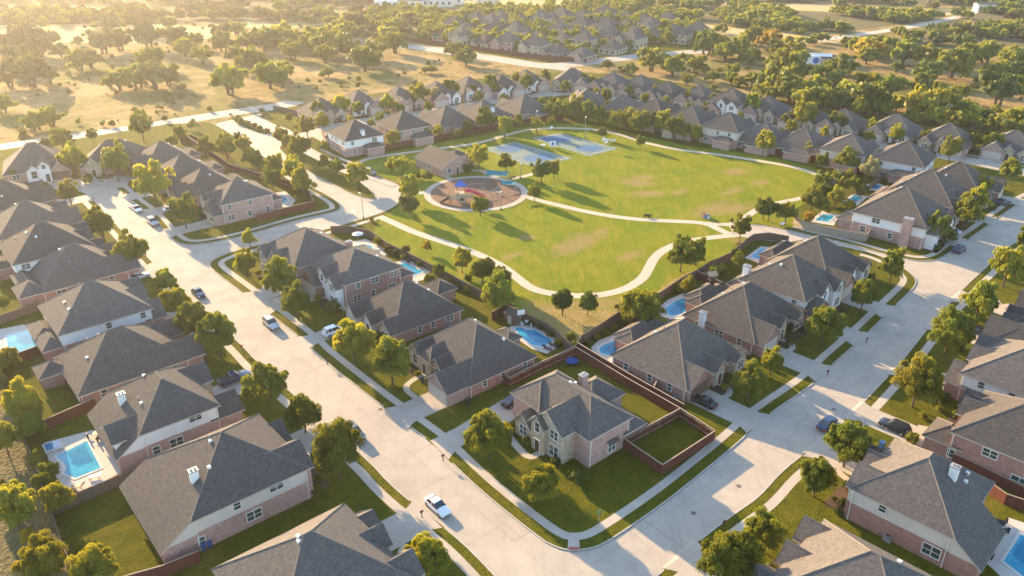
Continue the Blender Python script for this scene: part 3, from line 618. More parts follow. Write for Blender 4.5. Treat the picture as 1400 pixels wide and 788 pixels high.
    if garage:
        gx, gy, gw = garage[:3]; gm = M_gdoor2 if len(garage) > 3 and garage[3] == 'd' else M_gdoor
        link("garage_door", gd_mesh(gw, 2.2, gm), root, (gx, gy - .02, 0))
        if drive:
            u = Vector((math.cos(R(ang)), math.sin(R(ang)))); n = Vector((u.y, -u.x))
            p0 = c + u * gy + n * gx
            best = None
            for k in (k_left, k_mid, k_n, k_n5, k_p, k_q, k_qup):
                for a, b in zip(k, k[1:]):
                    d = b - a; den = (-u.x) * d.y - (-u.y) * d.x
                    if abs(den) < 1e-9: continue
                    r = a - p0; t = (r.x * d.y - r.y * d.x) / den; s2 = (r.x * (-u.y) - r.y * (-u.x)) / den
                    if 0 <= s2 <= 1 and 1.0 < t < 26 and (best is None or t < best): best = t
            if best:
                p1 = p0 - u * best; hw = gw / 2 + .35
                DRV.append((p0, p1, hw)); b = MB(); z = GZ + .02 + 0.0013 * (len(DRV) % 3)
                f = p1 + u * 1.5; e = p1 + u * .05; g2 = p1 - u * .5
                A = [p0 - n * hw, p0 + n * hw, f + n * hw, f - n * hw]; B = [e + n * (hw + .7), e - n * (hw + .7)]; C2 = [g2 + n * (hw + .8), g2 - n * (hw + .8)]
                b.add([(q.x, q.y, z) for q in A + B] + [(q.x, q.y, 0.034) for q in C2], [(0, 1, 2, 3), (3, 2, 4, 5), (5, 4, 6, 7)])
                props(b.obj("driveway", M_drive), kind='structure')
                if entry:
                    e0 = c + u * (entry[1] - 1.0) + n * entry[0]; s = 1 if gx > entry[0] else -1
                    e1 = e0 - u * 1.2; y2 = gy - 2.6; e2 = c + u * min(y2, entry[1] - 3.0) + n * (entry[0] + s * 1.2); e3 = c + u * min(y2, entry[1] - 3.0) + n * (gx - s * hw)
                    pl = resample(chaikin([c + u * entry[1] + n * entry[0], e1, e2, e3], 2), .6)
                    ribbon("front_walk", pl, 1.1, z + .006, M_walk)["kind"] = 'structure'
    if detail >= 2:
        for sx, sy in ((-1, -1), (1, -1), (-1, 1), (1, 1)):
            ds = MB(); ds.box(-.05, .05, -.05, .05, 0, ze - .3); ds.obj("downspout", M_trim, root, (sx * (X + .07), sy * (Y - .25), 0))
    if detail >= 2 and vents:
        rr = random.Random(key)
        for i in range(vents):
            b = MB(); x = rr.uniform(-.3, .3) * Wd; y = rr.uniform(.05, .35) * D; z = zroof(x, y)
            if i % 2: b.tube((x, y, z - .2), (x, y, z + .55), .09, .09, 6); b.obj("vent_pipe", M_grey, root)
            else: b.box(x - .22, x + .22, y - .22, y + .22, z - .2, z + .28); b.obj("roof_vent", M_trim, root)
    HS.append(dict(key=key, short=short, c=c, ang=ang, W=Wd, D=D, root=root, Y=Y, gx=garage[0] if garage else None))
    return root
# ready-made facades: lists of volumes (kind, x0, x1, y0, y1, eave, pitch, wall, upper)
def std(st, W_, D_, flip=1, proj=2.2, gm='s', look=0, rr=None):
    """front wings of a usual house; flip=1 garage at +x"""
    X, Y = W_ / 2, D_ / 2; s = flip
    def vx(a, b): return (min(a * s, b * s), max(a * s, b * s))
    V = []
    if st == 1:
        V.append(('G', *vx(X - 6.6, X - .1), -Y - proj, None, 2.9, .8, None))
        V.append(('G', *vx(-1.6, 1.4), -Y - 1.0, None, 3.5, .95, gm))
        V.append(('G', *vx(-X + .6, -X + 4.4), -Y - 1.4, None, 3.0, .9, gm))
        V.append(('H', *vx(-X + 1.5, X - 5), Y - .5, Y + 3.0, 2.7, .6, None))
    else:
        V.append(('G', *vx(X - 6.4, X - .1), -Y - proj, None, 3.1, .75, None))
        V.append(('G', *vx(-1.5, 2.0), -Y - .9, None, 5.5, .95, gm))
        V.append(('G', *vx(-X + .4, -X + 4.6), -Y - 1.5, None, 5.0, .9, gm))
        V.append(('H', *vx(-X + 1.2, X - 6), Y - .5, Y + 3.0, 2.9, .5, None))
    return V, (s * (X - 3.3), -Y - proj, 4.9), (s * -.1 if st == 1 else s * .25, -Y - (1.0 if st == 1 else .9))
def sidewins(st, W_, D_, faces, seed, skip=()):
    rr = random.Random(seed); out = []; X, Y = W_ / 2, D_ / 2
    for f in faces:
        L = D_ if f in 'LR' else W_
        n = 3
        for k in range(n):
            t = -L / 2 + L * (k + .5 + rr.uniform(-.15, .15)) / n
            if f != 'B' or k < 4: out.append((f, t, 1.5, rr.choice([.9, .9, 1.7]), 1.3))
            if st == 2 and rr.random() < .75: out.append((f, t + rr.uniform(-.6, .6), 4.3, rr.choice([.9, .9, 1.6]), 1.1))
    return out
def frontwins(st, W_, D_, flip, proj):
    X, Y = W_ / 2, D_ / 2; s = flip
    o = [('F', s * (-X + 2.5), 1.5, 1.7, 1.6, 1.4 if st == 1 else 1.5)]
    if st == 2: o += [('F', s * (-X + 2.5), 4.4, 1.6, 1.4, 1.5), ('F', s * .25, 4.6, 1.0, 1.5, .9), ('F', s * (X - 2), 4.5, 1.4, 1.2, 0)]
    return o
def auto(key, short, label, peak, ang, W_=15, D_=16.5, st=1, flip=1, faces='LRB', **k):
    proj = k.pop('proj', 2.2); gm = k.pop('gm', 's'); gd = k.pop('gd', None)
    V, ga, en = std(st, W_, D_, flip, proj, gm)
    V += k.pop('more', []); wn_ = frontwins(st, W_, D_, flip, proj) + sidewins(st, W_, D_, faces, key) + list(k.pop('mw', []))
    if gd: ga = ga + (gd,)
    return house(key, short, label, peak, ang, W_, D_, st, vols=V, garage=ga, entry=en, wins=wn_, **k)
LA, MA, NA, PA, RA = -140, 40, 135, -45, 38
# ---- west row along the left street (fronts to the street, on the right)
auto('L1', 'the bottom edge house', 'grey roofed house cut off by the bottom edge, three small white vents on its roof', (420, 729), LA, 16, 17, 2, 1, lo='b', up='c', faces='R')
house('L2', 'the big brown-backed house', 'large brick house with white chimney and broad brown rear roof, second up from bottom edge', ('L', 423, 638), LA, 16, 16, 2, .64, main='C', knee=(2.7, 0, 0), lo='p', up='c', lowz=3.0,
      vols=[('G', -7.9, -1.2, -8.6, None, 5.5, .68, 'p'), ('G', 1.6, 7.8, -10.0, None, 3.2, .75, 'p')],
      chim=(-3.0, 5.4, 1.5, 'w', .42), garage=(4.7, -10.0, 4.9), entry=(.4, -8),
      wins=[('L', -3.4, 4.6, 1.9, 1.2), ('L', 2.2, 4.4, .9, 1.2), ('L', .2, 1.7, 2.0, 1.4), ('L', 7.4, 1.5, .8, 1.2), ('B', 3, 1.5, 1.7, 1.4, 3.8), ('B', -3, 1.5, 1.7, 1.4, 3.8), ('F', -4.4, 4.2, 1.5, 1.3, 1.8)])
house('L3', 'the spa pool house', 'two-storey house, white siding above brick, with white chimney and a rectangular pool behind', ('L', 300, 552), LA, 14.3, 11.5, 2, .72, main='C', knee=(2.7, 0, 0), lo='p', up='w',
      vols=[('G', -7.0, -1.4, -9.4, None, 3.1, .72, 'p'), ('G', 1.4, 6.6, -8.0, None, 5.0, .75, 's'), ('G', -5.6, -.5, 3.0, 9.3, 4.6, .62, 'p', 'w')],
      chim=(2.2, 5.4, 1.5, 'w', .42), garage=(4.0, -8.0, 4.6), entry=(-.2, -5.8),
      wins=[('L', -2.2, 4.6, 1.8, 1.1), ('L', 1.2, 1.6, 1.9, 1.5), ('L', 4.2, 1.6, 1.0, 1.3), ('B', 4, 1.5, 1.7, 1.5, 3.8), ('F', 4, 4.2, 1.5, 1.2, 2.3)])
house('L4', 'the side patio house', 'one-storey brick house with broad dark hip roof and small covered patio, lawn behind it', (156.5, 449), LA, 15.5, 18, 1, .74, lo='b',
      vols=[('G', -7.7, -1.5, -11.6, None, 2.9, .74), ('G', 2.5, 7.4, -12.6, None, 2.8, .74), ('H', 2.2, 7.0, 8, 12.6, 2.6, .55)],
      garage=(4.9, -12.6, 4.6), entry=(.5, -9), wins=sidewins(1, 15.5, 18, 'LB', 4))
auto('L5', 'the pale pool house', 'house with white upper side wall, square pale pool behind it at the left edge', (121, 384.5), LA, 14.5, 16, 2, -1, lo='b', up='w', faces='LB', m=.72, more=[('H', -6.5, 0, 7.5, 11, 2.9, .7, 'b')])
auto('L6', 'the sixth left row house', 'low brick house with brown rear roof and rear wing, sixth up the left row', (96, 334.5), LA, 15, 17, 1, -1, faces='LB', more=[('H', -7.4, -1, 7.5, 12.5, 2.9, .7, 'b')])
auto('L7', 'the seventh left row house', 'two-storey house with long white upper wall and two small upstairs windows, left row', (55, 303.5), LA, 14.5, 16, 2, -1, lo='b', up='w', faces='LB', m=.72)
auto('L8', 'the eighth left row house', 'dark hip roofed brick house second from the top of the left row', (32, 275), LA, 14.5, 16, 1, -1, faces='LB')
auto('L9', 'the topmost left row house', 'dark hip roofed brick house at the left edge, topmost of the left row', (1, 246), LA, 14.5, 16, 1, -1, faces='LB')
# ---- cul-de-sac head
house('C1', 'the white gabled end house', 'brick house with white arched front gables and brown garage door at the street end', (42, 195), 118, 17, 15, 1, .85, lo='p',
      vols=[('G', -2.6, 1.2, -9.6, None, 3.4, .9, 'w'), ('G', .6, 3.6, -10.4, None, 4.8, .9, 'w'), ('G', 3.2, 8.4, -9.8, None, 2.9, .85, 'p')], garage=(5.8, -9.8, 4.6, 'd'), entry=(2.6, -10.4),
      wins=[('F', -.7, 2.2, 1.4, 2.0, 2.1), ('F', 2.1, 4.4, .9, 1.1, 2.9), ('F', -5.5, 1.6, 1.8, 1.3)])
house('C2', 'the arched entry end house', 'brown brick house with tall arched entry facing down the street bend', (154, 191), 105, 18, 14, 1, .8, lo='p',
      vols=[('G', -7.4, -3, -8.6, None, 3.6, 1.0, 's'), ('G', 0, 5.2, -9.6, None, 2.9, .8, 'p')], garage=(2.6, -9.6, 4.4, 'd'), entry=(-5.2, -8.6), wins=[('F', -1.6, 1.5, 1.5, 1.4), ('F', 7, 1.5, 1.2, 1.3)])
# ---- row between the bend and the entrance road
auto('R1', 'the bend row far house', 'grey roofed house with stone front, farthest up the row right of the street bend', (219, 193), RA, 14, 14.5, 1, 1, lo='p', faces='R')
auto('R2', 'the bend row second house', 'grey roofed house with pale stone gables, behind the round yellow-green tree', (248, 211), RA, 14, 15, 1, 1, lo='p', faces='R')
auto('R3', 'the bend row third house', 'grey hip roofed house with stone front between two others on the bend row', (277, 229), RA, 14, 15, 1, 1, lo='p', faces='R')
auto('R4', 'the pink brick corner house', 'two-storey pink brick corner house with stone front by the curved side lawn', ('R', 301, 280), RA, 12.5, 13.5, 2, 1, lo='p', faces='RB', m=.54, more=[('H', -5, 4, 6.3, 10, 2.9, .5, 'p')])
# ---- middle block, left street side
auto('M1', 'the kidney pool brick house', 'two-storey pink brick house with narrow brick chimney and a kidney pool behind', ('R', 401, 367), MA, 15, 14, 2, 1, lo='p', faces='RB', m=.68, chim=(5.0, 7.6, 1.0, 'p', .5), more=[('H', -6, 1, 6.6, 10.5, 2.9, .5, 'p')])
auto('M2', 'the blue pool brick house', 'two-storey red brick house with white stone entry and blue rectangular pool behind', ('R', 469, 390), MA, 14.5, 13.5, 2, -1, lo='b', faces='RB', m=.54, gm='w', more=[('H', 1, 6.8, 6.4, 10, 2.9, .5, 'b')])
house('M3', 'the low brick house', 'one-storey red brick house with triangular front gables and narrow rear wing, sunny lawn behind', ('R', 538, 457), MA, 14.5, 15.5, 1, .78, lo='b',
      vols=[('G', -7.1, -3.2, -9.8, None, 2.9, .95, 'c'), ('G', -1.6, 1.4, -9.0, None, 3.1, 1.0, 'c'), ('G', 2.6, 7.0, -8.2, None, 2.9, .85, 's'), ('H', -6.4, -1, 8, 12.5, 2.8, .6)], garage=(-5.1, -9.8, 3.2), entry=(-.1, -9.0),
      wins=[('R', -2, 1.6, .8, 1.4), ('R', 1, 1.6, .8, 1.2), ('R', 5, 1.6, 1.6, 1.2), ('F', 4.8, 1.5, 1.6, 1.5, .5)])
house('M4', 'the broad stone entry house', 'one-storey brick house with stone entry and garage gable, curved-edge pool behind', (645.5, 439), MA, 17, 14.5, 1, .80, lo='b',
      vols=[('G', -7.8, -3.8, -8.6, None, 3.0, .95, 's'), ('H', -4.4, -.6, -8.9, -2, 3.6, .8, 's'), ('G', -1.2, 2.0, -8.2, None, 3.1, .9, 's'), ('G', 2.3, 8.4, -11.6, 0, 2.9, .80, 'p'), ('H', -3, 1.5, 7, 10, 2.6, .5)], garage=(5.35, -11.6, 4.9), entry=(-2.5, -8.9),
      wins=[('R', 0, 1.6, .8, 1.2), ('R', 5, 1.6, .8, 1.2), ('R', -4, 1.6, .8, 1.2), ('F', -5.8, 1.6, 1.4, 1.6, 1.35), ('F', .4, 1.6, .9, 1.3, .95)])
# ---- the corner house, built piece by piece
def corner_house():
    A = G(804, 640, GZ); ang = MA; u = Vector((math.cos(R(ang)), math.sin(R(ang)))); n = Vector((u.y, -u.x))
    c = A - n * 8.25 + u * 4.3
    z = 5.6; hr = .72 * 8.6 / 2; pk = P((c.x, c.y, GZ + z + hr))
    house('M5', 'the stone-fronted corner house', 'two-storey corner house of pink brick with cream stone front, brown fences around its yards', pk, ang, 16.5, 8.6, 2, .72, lo='p',
      vols=[('H', -8.2, -2.0, -5.0, 4.6, 5.55, .72, 'p'), ('G', -1.0, 5.2, -6.9, None, 5.6, .85, 's'), ('G', -1.1, 1.9, -7.5, -5, 5.3, 1.1, 's'), ('G', -5.4, -1.5, -7.0, None, 3.0, 1.1, 's'),
            ('H', -5.8, .6, 4.0, 11.2, 2.9, .72, 'p'), ('H', .9, 8.4, 3.4, 7.7, 2.9, .6, 'p')],
      chim=(-2.2, 4.6, 1.9, 'p', .5), entry=(.4, -7.5), drive=False,
      wins=[('R', .6, 1.6, 1.5, 1.7), ('F', 3.5, 1.6, 1.9, 1.9, 2.6), ('F', 3.5, 4.5, 1.6, 1.5, 2.6), ('F', .4, 4.5, 1.0, 1.7, 3.2), ('F', -3.4, 1.6, 1.5, 1.7, 2.7), ('L', 1, 4.4, 1.2, 1.2)])
    aw = MB(); aw.add([(8.27, -.5, 3.0), (8.27, 1.7, 3.0), (9.0, 1.7, 2.7), (9.0, -.5, 2.7), (8.27, -.5, 2.8), (8.27, 1.7, 2.8), (9.0, 1.7, 2.6), (9.0, -.5, 2.6)], [(0, 1, 2, 3), (4, 7, 6, 5), (3, 2, 6, 7), (0, 3, 7, 4), (1, 5, 6, 2)]); aw.obj("awning", M_roof, HS[-1]['root'])
    wk = [G(x, y, GZ) for x, y in [(738, 619), (724, 628), (708, 612), (697, 598), (690, 590)]]
    ribbon("front_walk", resample(chaikin(wk, 2), .6), 1.2, GZ + .02, M_walk)["kind"] = 'structure'
corner_house()
# ---- middle block, right street side
kN = dict(flip=-1, faces='LB')
auto('N1', 'the black car house', 'low brick house with brown garage door and arched entry, black car in its drive', ('L', 939, 532), NA, 17.5, 15.5, 1, -1, faces='LB', lo='b', m=.8, gd='d', proj=.6, roofm=M_roof2, more=[('H', -3, 5, 8, 12, 2.8, .6)])
auto('N2', 'the white side chimney house', 'one-storey brick house with white chimney on its side wall and a rounded pool behind', ('L', 1032, 468), NA, 17.5, 15, 1, -1, faces='LB', lo='b', m=.8, proj=1.6, roofm=M_roof2, chim=(-9.15, 3.4, 1.9, 'w', .45), more=[('H', -2, 6, 8, 12, 2.8, .6)])
auto('N3', 'the white stub road house', 'two-storey house with white upper side wall over brick and white front gables', (1085, 349), NA, 14.5, 14, 2, -1, faces='LB', lo='b', up='w', m=.72, gm='w', roofm=M_roof2, chim=(-4, 7.6, 1.4, 'w'), more=[('H', -6, 3, 6.5, 10.5, 2.9, .6)])
auto('N4', 'the stub road corner house', 'brown roofed corner house beside the stub road with white front gable and small pool', (1118.5, 323), NA, 17, 16, 1, -1, faces='LB', lo='b', m=.8, gm='w', roofm=M_roof2)
house('N5', 'the tall brick chimney house', 'corner house with white siding and tall brick side chimney, behind a pale board fence', (1239, 255), 138, 16.5, 17, 2, .74, lo='p', up='w', roofm=M_roof2,
      vols=[('G', -6.8, -3.2, -10.6, None, 4.2, 1.0, 'w'), ('G', 1.0, 5.5, -11, None, 4.2, 1.0, 'w'), ('H', -8, -2, 8, 12, 2.9, .6, 'p')], chim=(-8.9, -4.6, 1.5, 'p', .8), garage=(3.2, -11, 4.2), entry=(-1, -8.5),
      wins=[('L', 2.8, 4.4, 1.8, 1.2), ('L', 5.5, 1.5, 1.3, 1.3), ('L', -1, 1.5, 1.0, 1.3), ('B', 0, 4.4, 1.6, 1.2), ('F', -5, 3.6, 1, 1.5, 2.2)])
auto('N6', 'the middle right park house', 'red brick house in the middle of the three beside the right-hand park pools', (1274, 232.5), 139, 15.5, 16.5, 2, 1, faces='L', lo='b', m=.74, roofm=M_roof2, more=[('H', -6, 4, 8, 12, 2.9, .6)])
auto('N7', 'the far right corner house', 'brown roofed brick corner house at the top end of the right street, road behind it', (1314, 221.5), 140, 16, 17, 1, 1, faces='L', lo='b', m=.8, roofm=M_roof2, more=[('H', -6, 4, 8, 12, 2.9, .6)])
# ---- east row
auto('P1', 'the bottom right edge house', 'grey roofed house at the bottom right cut by the frame, three mauve roof vents', (1197, 757), PA, 16, 17, 2, 1, faces='R', lo='b', up='c')
house('P2', 'the cream and brick house', 'two-storey house, cream siding over brick, broad dark roof with white chimney, pool behind', ('R', 1162, 665), PA, 14.3, 12.8, 2, .74, main='C', knee=(2.7, 5.5, 0), lo='b', up='c',
      vols=[('G', -6.9, -2.2, -9.2, None, 3.1, .75, 'b'), ('G', -2.9, .6, -7.6, None, 5.0, .8, 's'), ('G', 1.2, 7.0, -6.9, None, 5.55, .70, 'b', 'c')],
      chim=(-.6, 3.0, 1.7, 'w', .42), garage=(-4.5, -9.2, 4.2), entry=(-.4, -6.5),
      wins=[('R', -2.2, 4.4, .9, 1.1), ('R', 4.6, 1.7, 2.1, 1.6), ('F', 4.4, 4.2, 1.5, 1.3, .6)])
house('P3', 'the long red brick house', 'two-storey red brick house with sunlit front roof slope at the right edge', ('R', 1300, 588), PA, 14.4, 13, 2, .70, lo='b', main='C', knee=(2.7, 0, 0),
      vols=[('G', -7.1, -2.6, -8.4, None, 4.6, .75, 'b'), ('G', -3.0, 1.2, -7.6, None, 5.3, .8, 'b'), ('H', 1.4, 7.1, -10.0, -5, 3.0, .6, 'b')], garage=(4.2, -10.0, 4.8), entry=(.2, -7.6),
      wins=[('R', -1.2, 4.2, 1.9, 1.2), ('R', 3.2, 1.6, 2.1, 1.6), ('R', -6, 1.6, .9, 1.3)])
auto('P4', 'the white right edge house', 'two-storey house with plain white side wall and one small window at the right edge', ('R', 1314, 508), PA, 15.5, 16, 2, 1, faces='R', lo='b', up='w', m=.7)
auto('P5', 'the half-seen edge house', 'grey roofed house half cut by the right edge, open garden door in front', (1462, 428), PA, 15, 17, 1, 1, faces='R')
auto('P6', 'the outer edge house', 'grey roofed house mostly outside the right edge, above the white garden bench', (1500, 392), PA, 15, 17, 1, 1, faces='R')
# ---- north rows (back to the park first)
FQ = -55
def qh(key, short, label, peak, ang, st=1, flip=1, **k):
    k.setdefault('W_', 13.2); k.setdefault('D_', 13.6); k.setdefault('lo', 'p'); k.setdefault('detail', 1)
    return auto(key, short, label, peak, ang, st=st, flip=flip, vents=0, **k)
qh('F1', 'the entrance road house', 'two-storey house with white upper wall and pale chimney beside the entrance road fence', (484, 163), FQ, 2, 1, faces='RB', up='w', chim=(0, 5.6, 1.2, 'w'), m=.66)
qh('F2', 'the second park row house', 'pink brick house with a bright small pool behind, second in the park row', (550, 151), FQ, 2, 1, faces='RB', up='p', m=.66, more=[('H', -6, 1, 6, 10, 3.0, .5, 'p')])
qh('F3', 'the long pool house', 'large hip roofed brick house with a long narrow pool against the park fence', (610, 144.5), FQ, 1, 1, faces='RB', W_=14.2)
qh('F4', 'the park row chimney house', 'brick hip roofed house with white roof chimney in the row above the playground', (661, 137), FQ, 1, 1, faces='RB', W_=14.2, chim=(-1, 4.2, 1.2, 'w'))
qh('F5', 'the house before the courts', 'dark hip roofed house with glazed back porch, above the sports courts', (717, 129), FQ, 1, 1, faces='RB', W_=14.2)
qh('F6', 'the house behind the courts', 'pinkish gable ended house above the right sports court', (803, 121), -95, 1, 1, faces='LRB')
FR, BR = -128, 52
qh('F7', 'the flat ridged house behind trees', 'grey roofed house with long level ridge behind the park trees', (852, 129.5), -115, 1, 1, faces='LB', W_=14.5)
qh('F8', 'the tall brick house behind trees', 'two-storey pink brick house rising behind the park trees', (897, 134.5), FR, 2, 1, faces='LB', m=.6)
qh('F9', 'the small porch house', 'two-storey brick house with pointed back porch roof facing the park', (946, 144), FR, 2, 1, faces='LB', m=.6, more=[('G', 1, 5, 7, 11, 2.8, .8, 's')])
qh('F10', 'the cream park path house', 'house with cream rear wall and low rear wing, right half of the park row', (997, 153), FR, 2, 1, faces='LB', up='c', m=.66)
qh('F11', 'the low porch house', 'low hip roofed house with wide back porch and splash pool beside the park path', (1046, 167.5), FR, 1, 1, faces='LB', W_=14.2)
qh('F12', 'the big tan roofed house', 'hip roofed house with broad tan slope and glazed sunroom facing the park', (1101, 173.5), FR, 1, 1, faces='LB', W_=14.5, D_=15, roofm=M_roof2)
qh('F13', 'the screened cream house', 'two-storey cream walled house hidden behind two round park trees', (1165, 183), FR, 2, 1, faces='LB', up='c', m=.62, roofm=M_roof2)
qh('F14', 'the white patio pool house', 'white two-storey house with grey hip roof and patio pool, right of the park', (1241, 193), FR, 2, 1, faces='LRB', up='w', m=.68, W_=14.2)
# back row
BQ = 125
qh('B1', 'the first north house', 'brown hip roofed brick house at the left end of the north row', (437, 132.5), BQ, 1, -1, faces='L', roofm=M_roof2)
qh('B2', 'the second north house', 'dark hip roofed house with white arched front gables, second in the north row', (489, 122.5), BQ, 1, 1, faces='L', gm='w')
qh('B3', 'the third north house', 'hip roofed house with pink brick gable over twin garage doors, third in the north row', (545, 118), BQ, 1, -1, faces='L', gm='p')
qh('B4', 'the fourth north house', 'house with tall white front gable, fourth in the north row', (597, 111), BQ, 1, -1, faces='L', gm='w')
qh('B5', 'the fifth north house', 'hip roofed house with small white dormer gables, fifth in the north row', (640, 104), BQ, 1, 1, faces='L', gm='w')
qh('B6', 'the sixth north house', 'house with three sharp white gables beside a round tree, sixth in the north row', (684, 101.5), BQ, 1, 1, faces='L', gm='w')
qh('B7', 'the seventh north house', 'brown roofed house with white stone gables next to the bright yellow lawn', (719, 95), BQ, 1, 1, faces='L', gm='w', roofm=M_roof2)
qh('B8', 'the timbered gable house', 'wide house with three crossed stone gables and dark roof, alone at the street curve', (783, 93.5), 80, 1, 1, faces='LR', gm='s', W_=15.5)
qh('B9', 'the grey garage house', 'grey roofed house with dark garage facing the street, right of the timbered house', (838, 98.5), BR, 1, -1, faces='R', gd='d')
qh('B10', 'the pale garage wing house', 'grey roofed house with pale brick side wall, tenth in the north row', (876, 101.5), BR, 1, -1, faces='R')
qh('B11', 'the shaded front house', 'hip roofed house with deep shaded front behind two small trees', (914, 110.5), BR, 1, -1, faces='R')
qh('B12', 'the brick side house', 'hip roofed house with plain brick side wall beside the dense trees', (957, 116), BR, 1, -1, faces='R')
qh('B13', 'the white two gabled house', 'brown roofed house with two white front gables and pink brick wing', (1001, 120.5), BR, 2, -1, faces='R', gm='w', m=.62, roofm=M_roof2)
qh('B14', 'the house behind the fluffy tree', 'grey hip roofed house half hidden by a fluffy street tree', (1051, 131), BR, 1, -1, faces='R')
qh('B15', 'the arched dormer house', 'brown hip roofed house with small arched dormer, before tall yellow-green trees', (1103, 141.5), BR, 1, -1, faces='R', roofm=M_roof2)
qh('B16', 'the round window house', 'brick house with a round window in its stone dormer', (1156, 148.5), BR, 1, -1, faces='R', roofm=M_roof2)
qh('B17', 'the white twin gable house', 'house with two tall white gables and arched entry, near the upper right', (1227, 156), BR, 1, -1, faces='R', gm='w', W_=14.5)
qh('B18', 'the stone dormer house', 'hip roofed house with white stone dormer window and side garage, upper right', (1300, 169), BR, 1, 1, faces='R', W_=14.5, roofm=M_roof2)
qh('B19', 'the upper right edge house', 'stone fronted house with bluish roof at the upper right edge', (1390, 178), BR, 1, -1, faces='R', W_=14.5)
# clubhouse in the park
house('CLUB', 'the park clubhouse', 'park clubhouse with broad tan gable roof and white gable end beside the playground', (606, 205), 130, 11, 14, 1, .52, lo='p', roofm=M_roof2, main='G',
      vols=[('H', 4.5, 9.5, 1, 6.5, 2.5, .4, 'p'), ('H', 4.5, 8.0, -5, -1, 2.5, .4, 'p')], wins=[('F', -3, 1.6, 1.2, 1.3), ('F', 3, 1.6, 1.2, 1.3), ('R', -6, 1.6, 1.0, 1.3), ('L', 0, 1.6, 1.2, 1.3)], entry=(0, -7), detail=1, cat='clubhouse', name='clubhouse')
_q = [G(x, y, GZ) for x, y in [(588, 603), (604, 595), (622, 586), (655, 566), (697, 541), (726, 562), (690, 581), (642, 603), (624, 615), (613, 629)]]
_m = MB(); _m.add([(p.x, p.y, GZ + .03) for p in _q], [tuple(range(len(_q)))]); props(_m.obj("driveway", M_drive, recalc=False), kind='structure')
DRV.append((G(650, 585, GZ), G(600, 616, GZ), 2.8))
make_kerbs()
# ---- far subdivision
def small_house_mesh(k):
    rr = random.Random(k); w, d = rr.uniform(9.6, 11.6), rr.uniform(9.6, 12); z = rr.choice([3, 3, 5.4]); m = .75
    mb2[0] = MB(); capm[0] = MB(); rf = MB(); wl = MB()
    roof_part(rf, 'H', -w/2, w/2, -d/2, d/2, z, m); wl.box(-w/2, w/2, -d/2, d/2, -.1, z - .1)
    s = rr.choice([-1, 1]); x0, x1 = sorted((s * 1, s * (w/2 - .3)))
    roof_part(rf, 'G', x0, x1, -d/2 - 2, 0, z - .4, .85); wl.box(x0, x1, -d/2 - 2, 0, -.1, z - .5)
    h = .85 * (x1 - x0) / 2; wl.add([(x0, -d/2 - 2, z - .6), (x1, -d/2 - 2, z - .6), (x1, -d/2 - 2, z - .4), ((x0 + x1)/2, -d/2 - 2, z - .4 + h), (x0, -d/2 - 2, z - .4)], [(0, 1, 2, 3, 4)])
    wn = MB()
    for t in (-w/3, 0, w/3):
        for (fx, fy) in ((t, d/2), (t, -d/2)):
            wn.box(fx - .6, fx + .6, fy - .05, fy + .05, .9, 2.1)
            if z > 4: wn.box(fx - .5, fx + .5, fy - .05, fy + .05, 3.7, 4.8)
        for sx in (-w/2, w/2):
            wn.box(sx - .05, sx + .05, t - .6, t + .6, .9, 2.1)
    return rf.mesh("roof", M_roof), wl.mesh("wall", rr.choice([M_brick2, M_brick, M_brick2, M_stone])), wn.mesh("windows", M_glass), mb2[0].mesh("fascia", M_soffit)
FM = [small_house_mesh(100 + k) for k in range(6)]
FARH = []
rr = random.Random(5)
far_poly = [G(*p) for p in [(568, 56), (640, 66), (700, 76), (760, 85), (795, 84), (840, 74), (880, 66), (965, 60), (960, 46), (905, 34), (840, 28), (770, 24), (700, 27), (600, 42)]]
def far_houses():
    a, b = G(572, 57), G(800, 90); d = (b - a).normalized(); n = Vector((-d.y, d.x)); k = 0
    for row in range(15):
        for i in range(-4, 30):
            p = a + d * (9 + i * 15.5) + n * (10 + row * 23 + (3 if row % 2 else 0)) + Vector((rr.uniform(-1.5, 1.5), rr.uniform(-2, 2)))
            if not point_in(far_poly, p): continue
            r = empty("far_house", (p.x, p.y, 0), math.atan2(d.y, d.x) + (math.pi if row % 2 else 0) + rr.uniform(-.12, .12), "x", "house", "houses of the far estate")
            ms = FM[k % 6]; k += 1
            link("roof", ms[0], r); link("wall", ms[1], r); w = props(link("window_glass", ms[2], r), kind="stuff"); link("fascia", ms[3], r)
            FARH.append((p, r, row))
far_houses()
byrow = {}
for p, r, row in FARH: byrow.setdefault(row, []).append((P((p.x, p.y, 4))[0], r))
ORD = ['first', 'second', 'third', 'fourth', 'fifth', 'sixth', 'seventh', 'eighth', 'ninth', 'tenth', 'eleventh', 'twelfth', 'thirteenth', 'fourteenth', 'fifteenth', 'sixteenth', 'seventeenth', 'eighteenth', 'nineteenth', 'twentieth']
for row, L in byrow.items():
    for i, (x, r) in enumerate(sorted(L, key=lambda t: t[0])):
        r["label"] = f"small grey roofed far house, {ORD[i]} from left in {ORD[row]} row behind the country road"
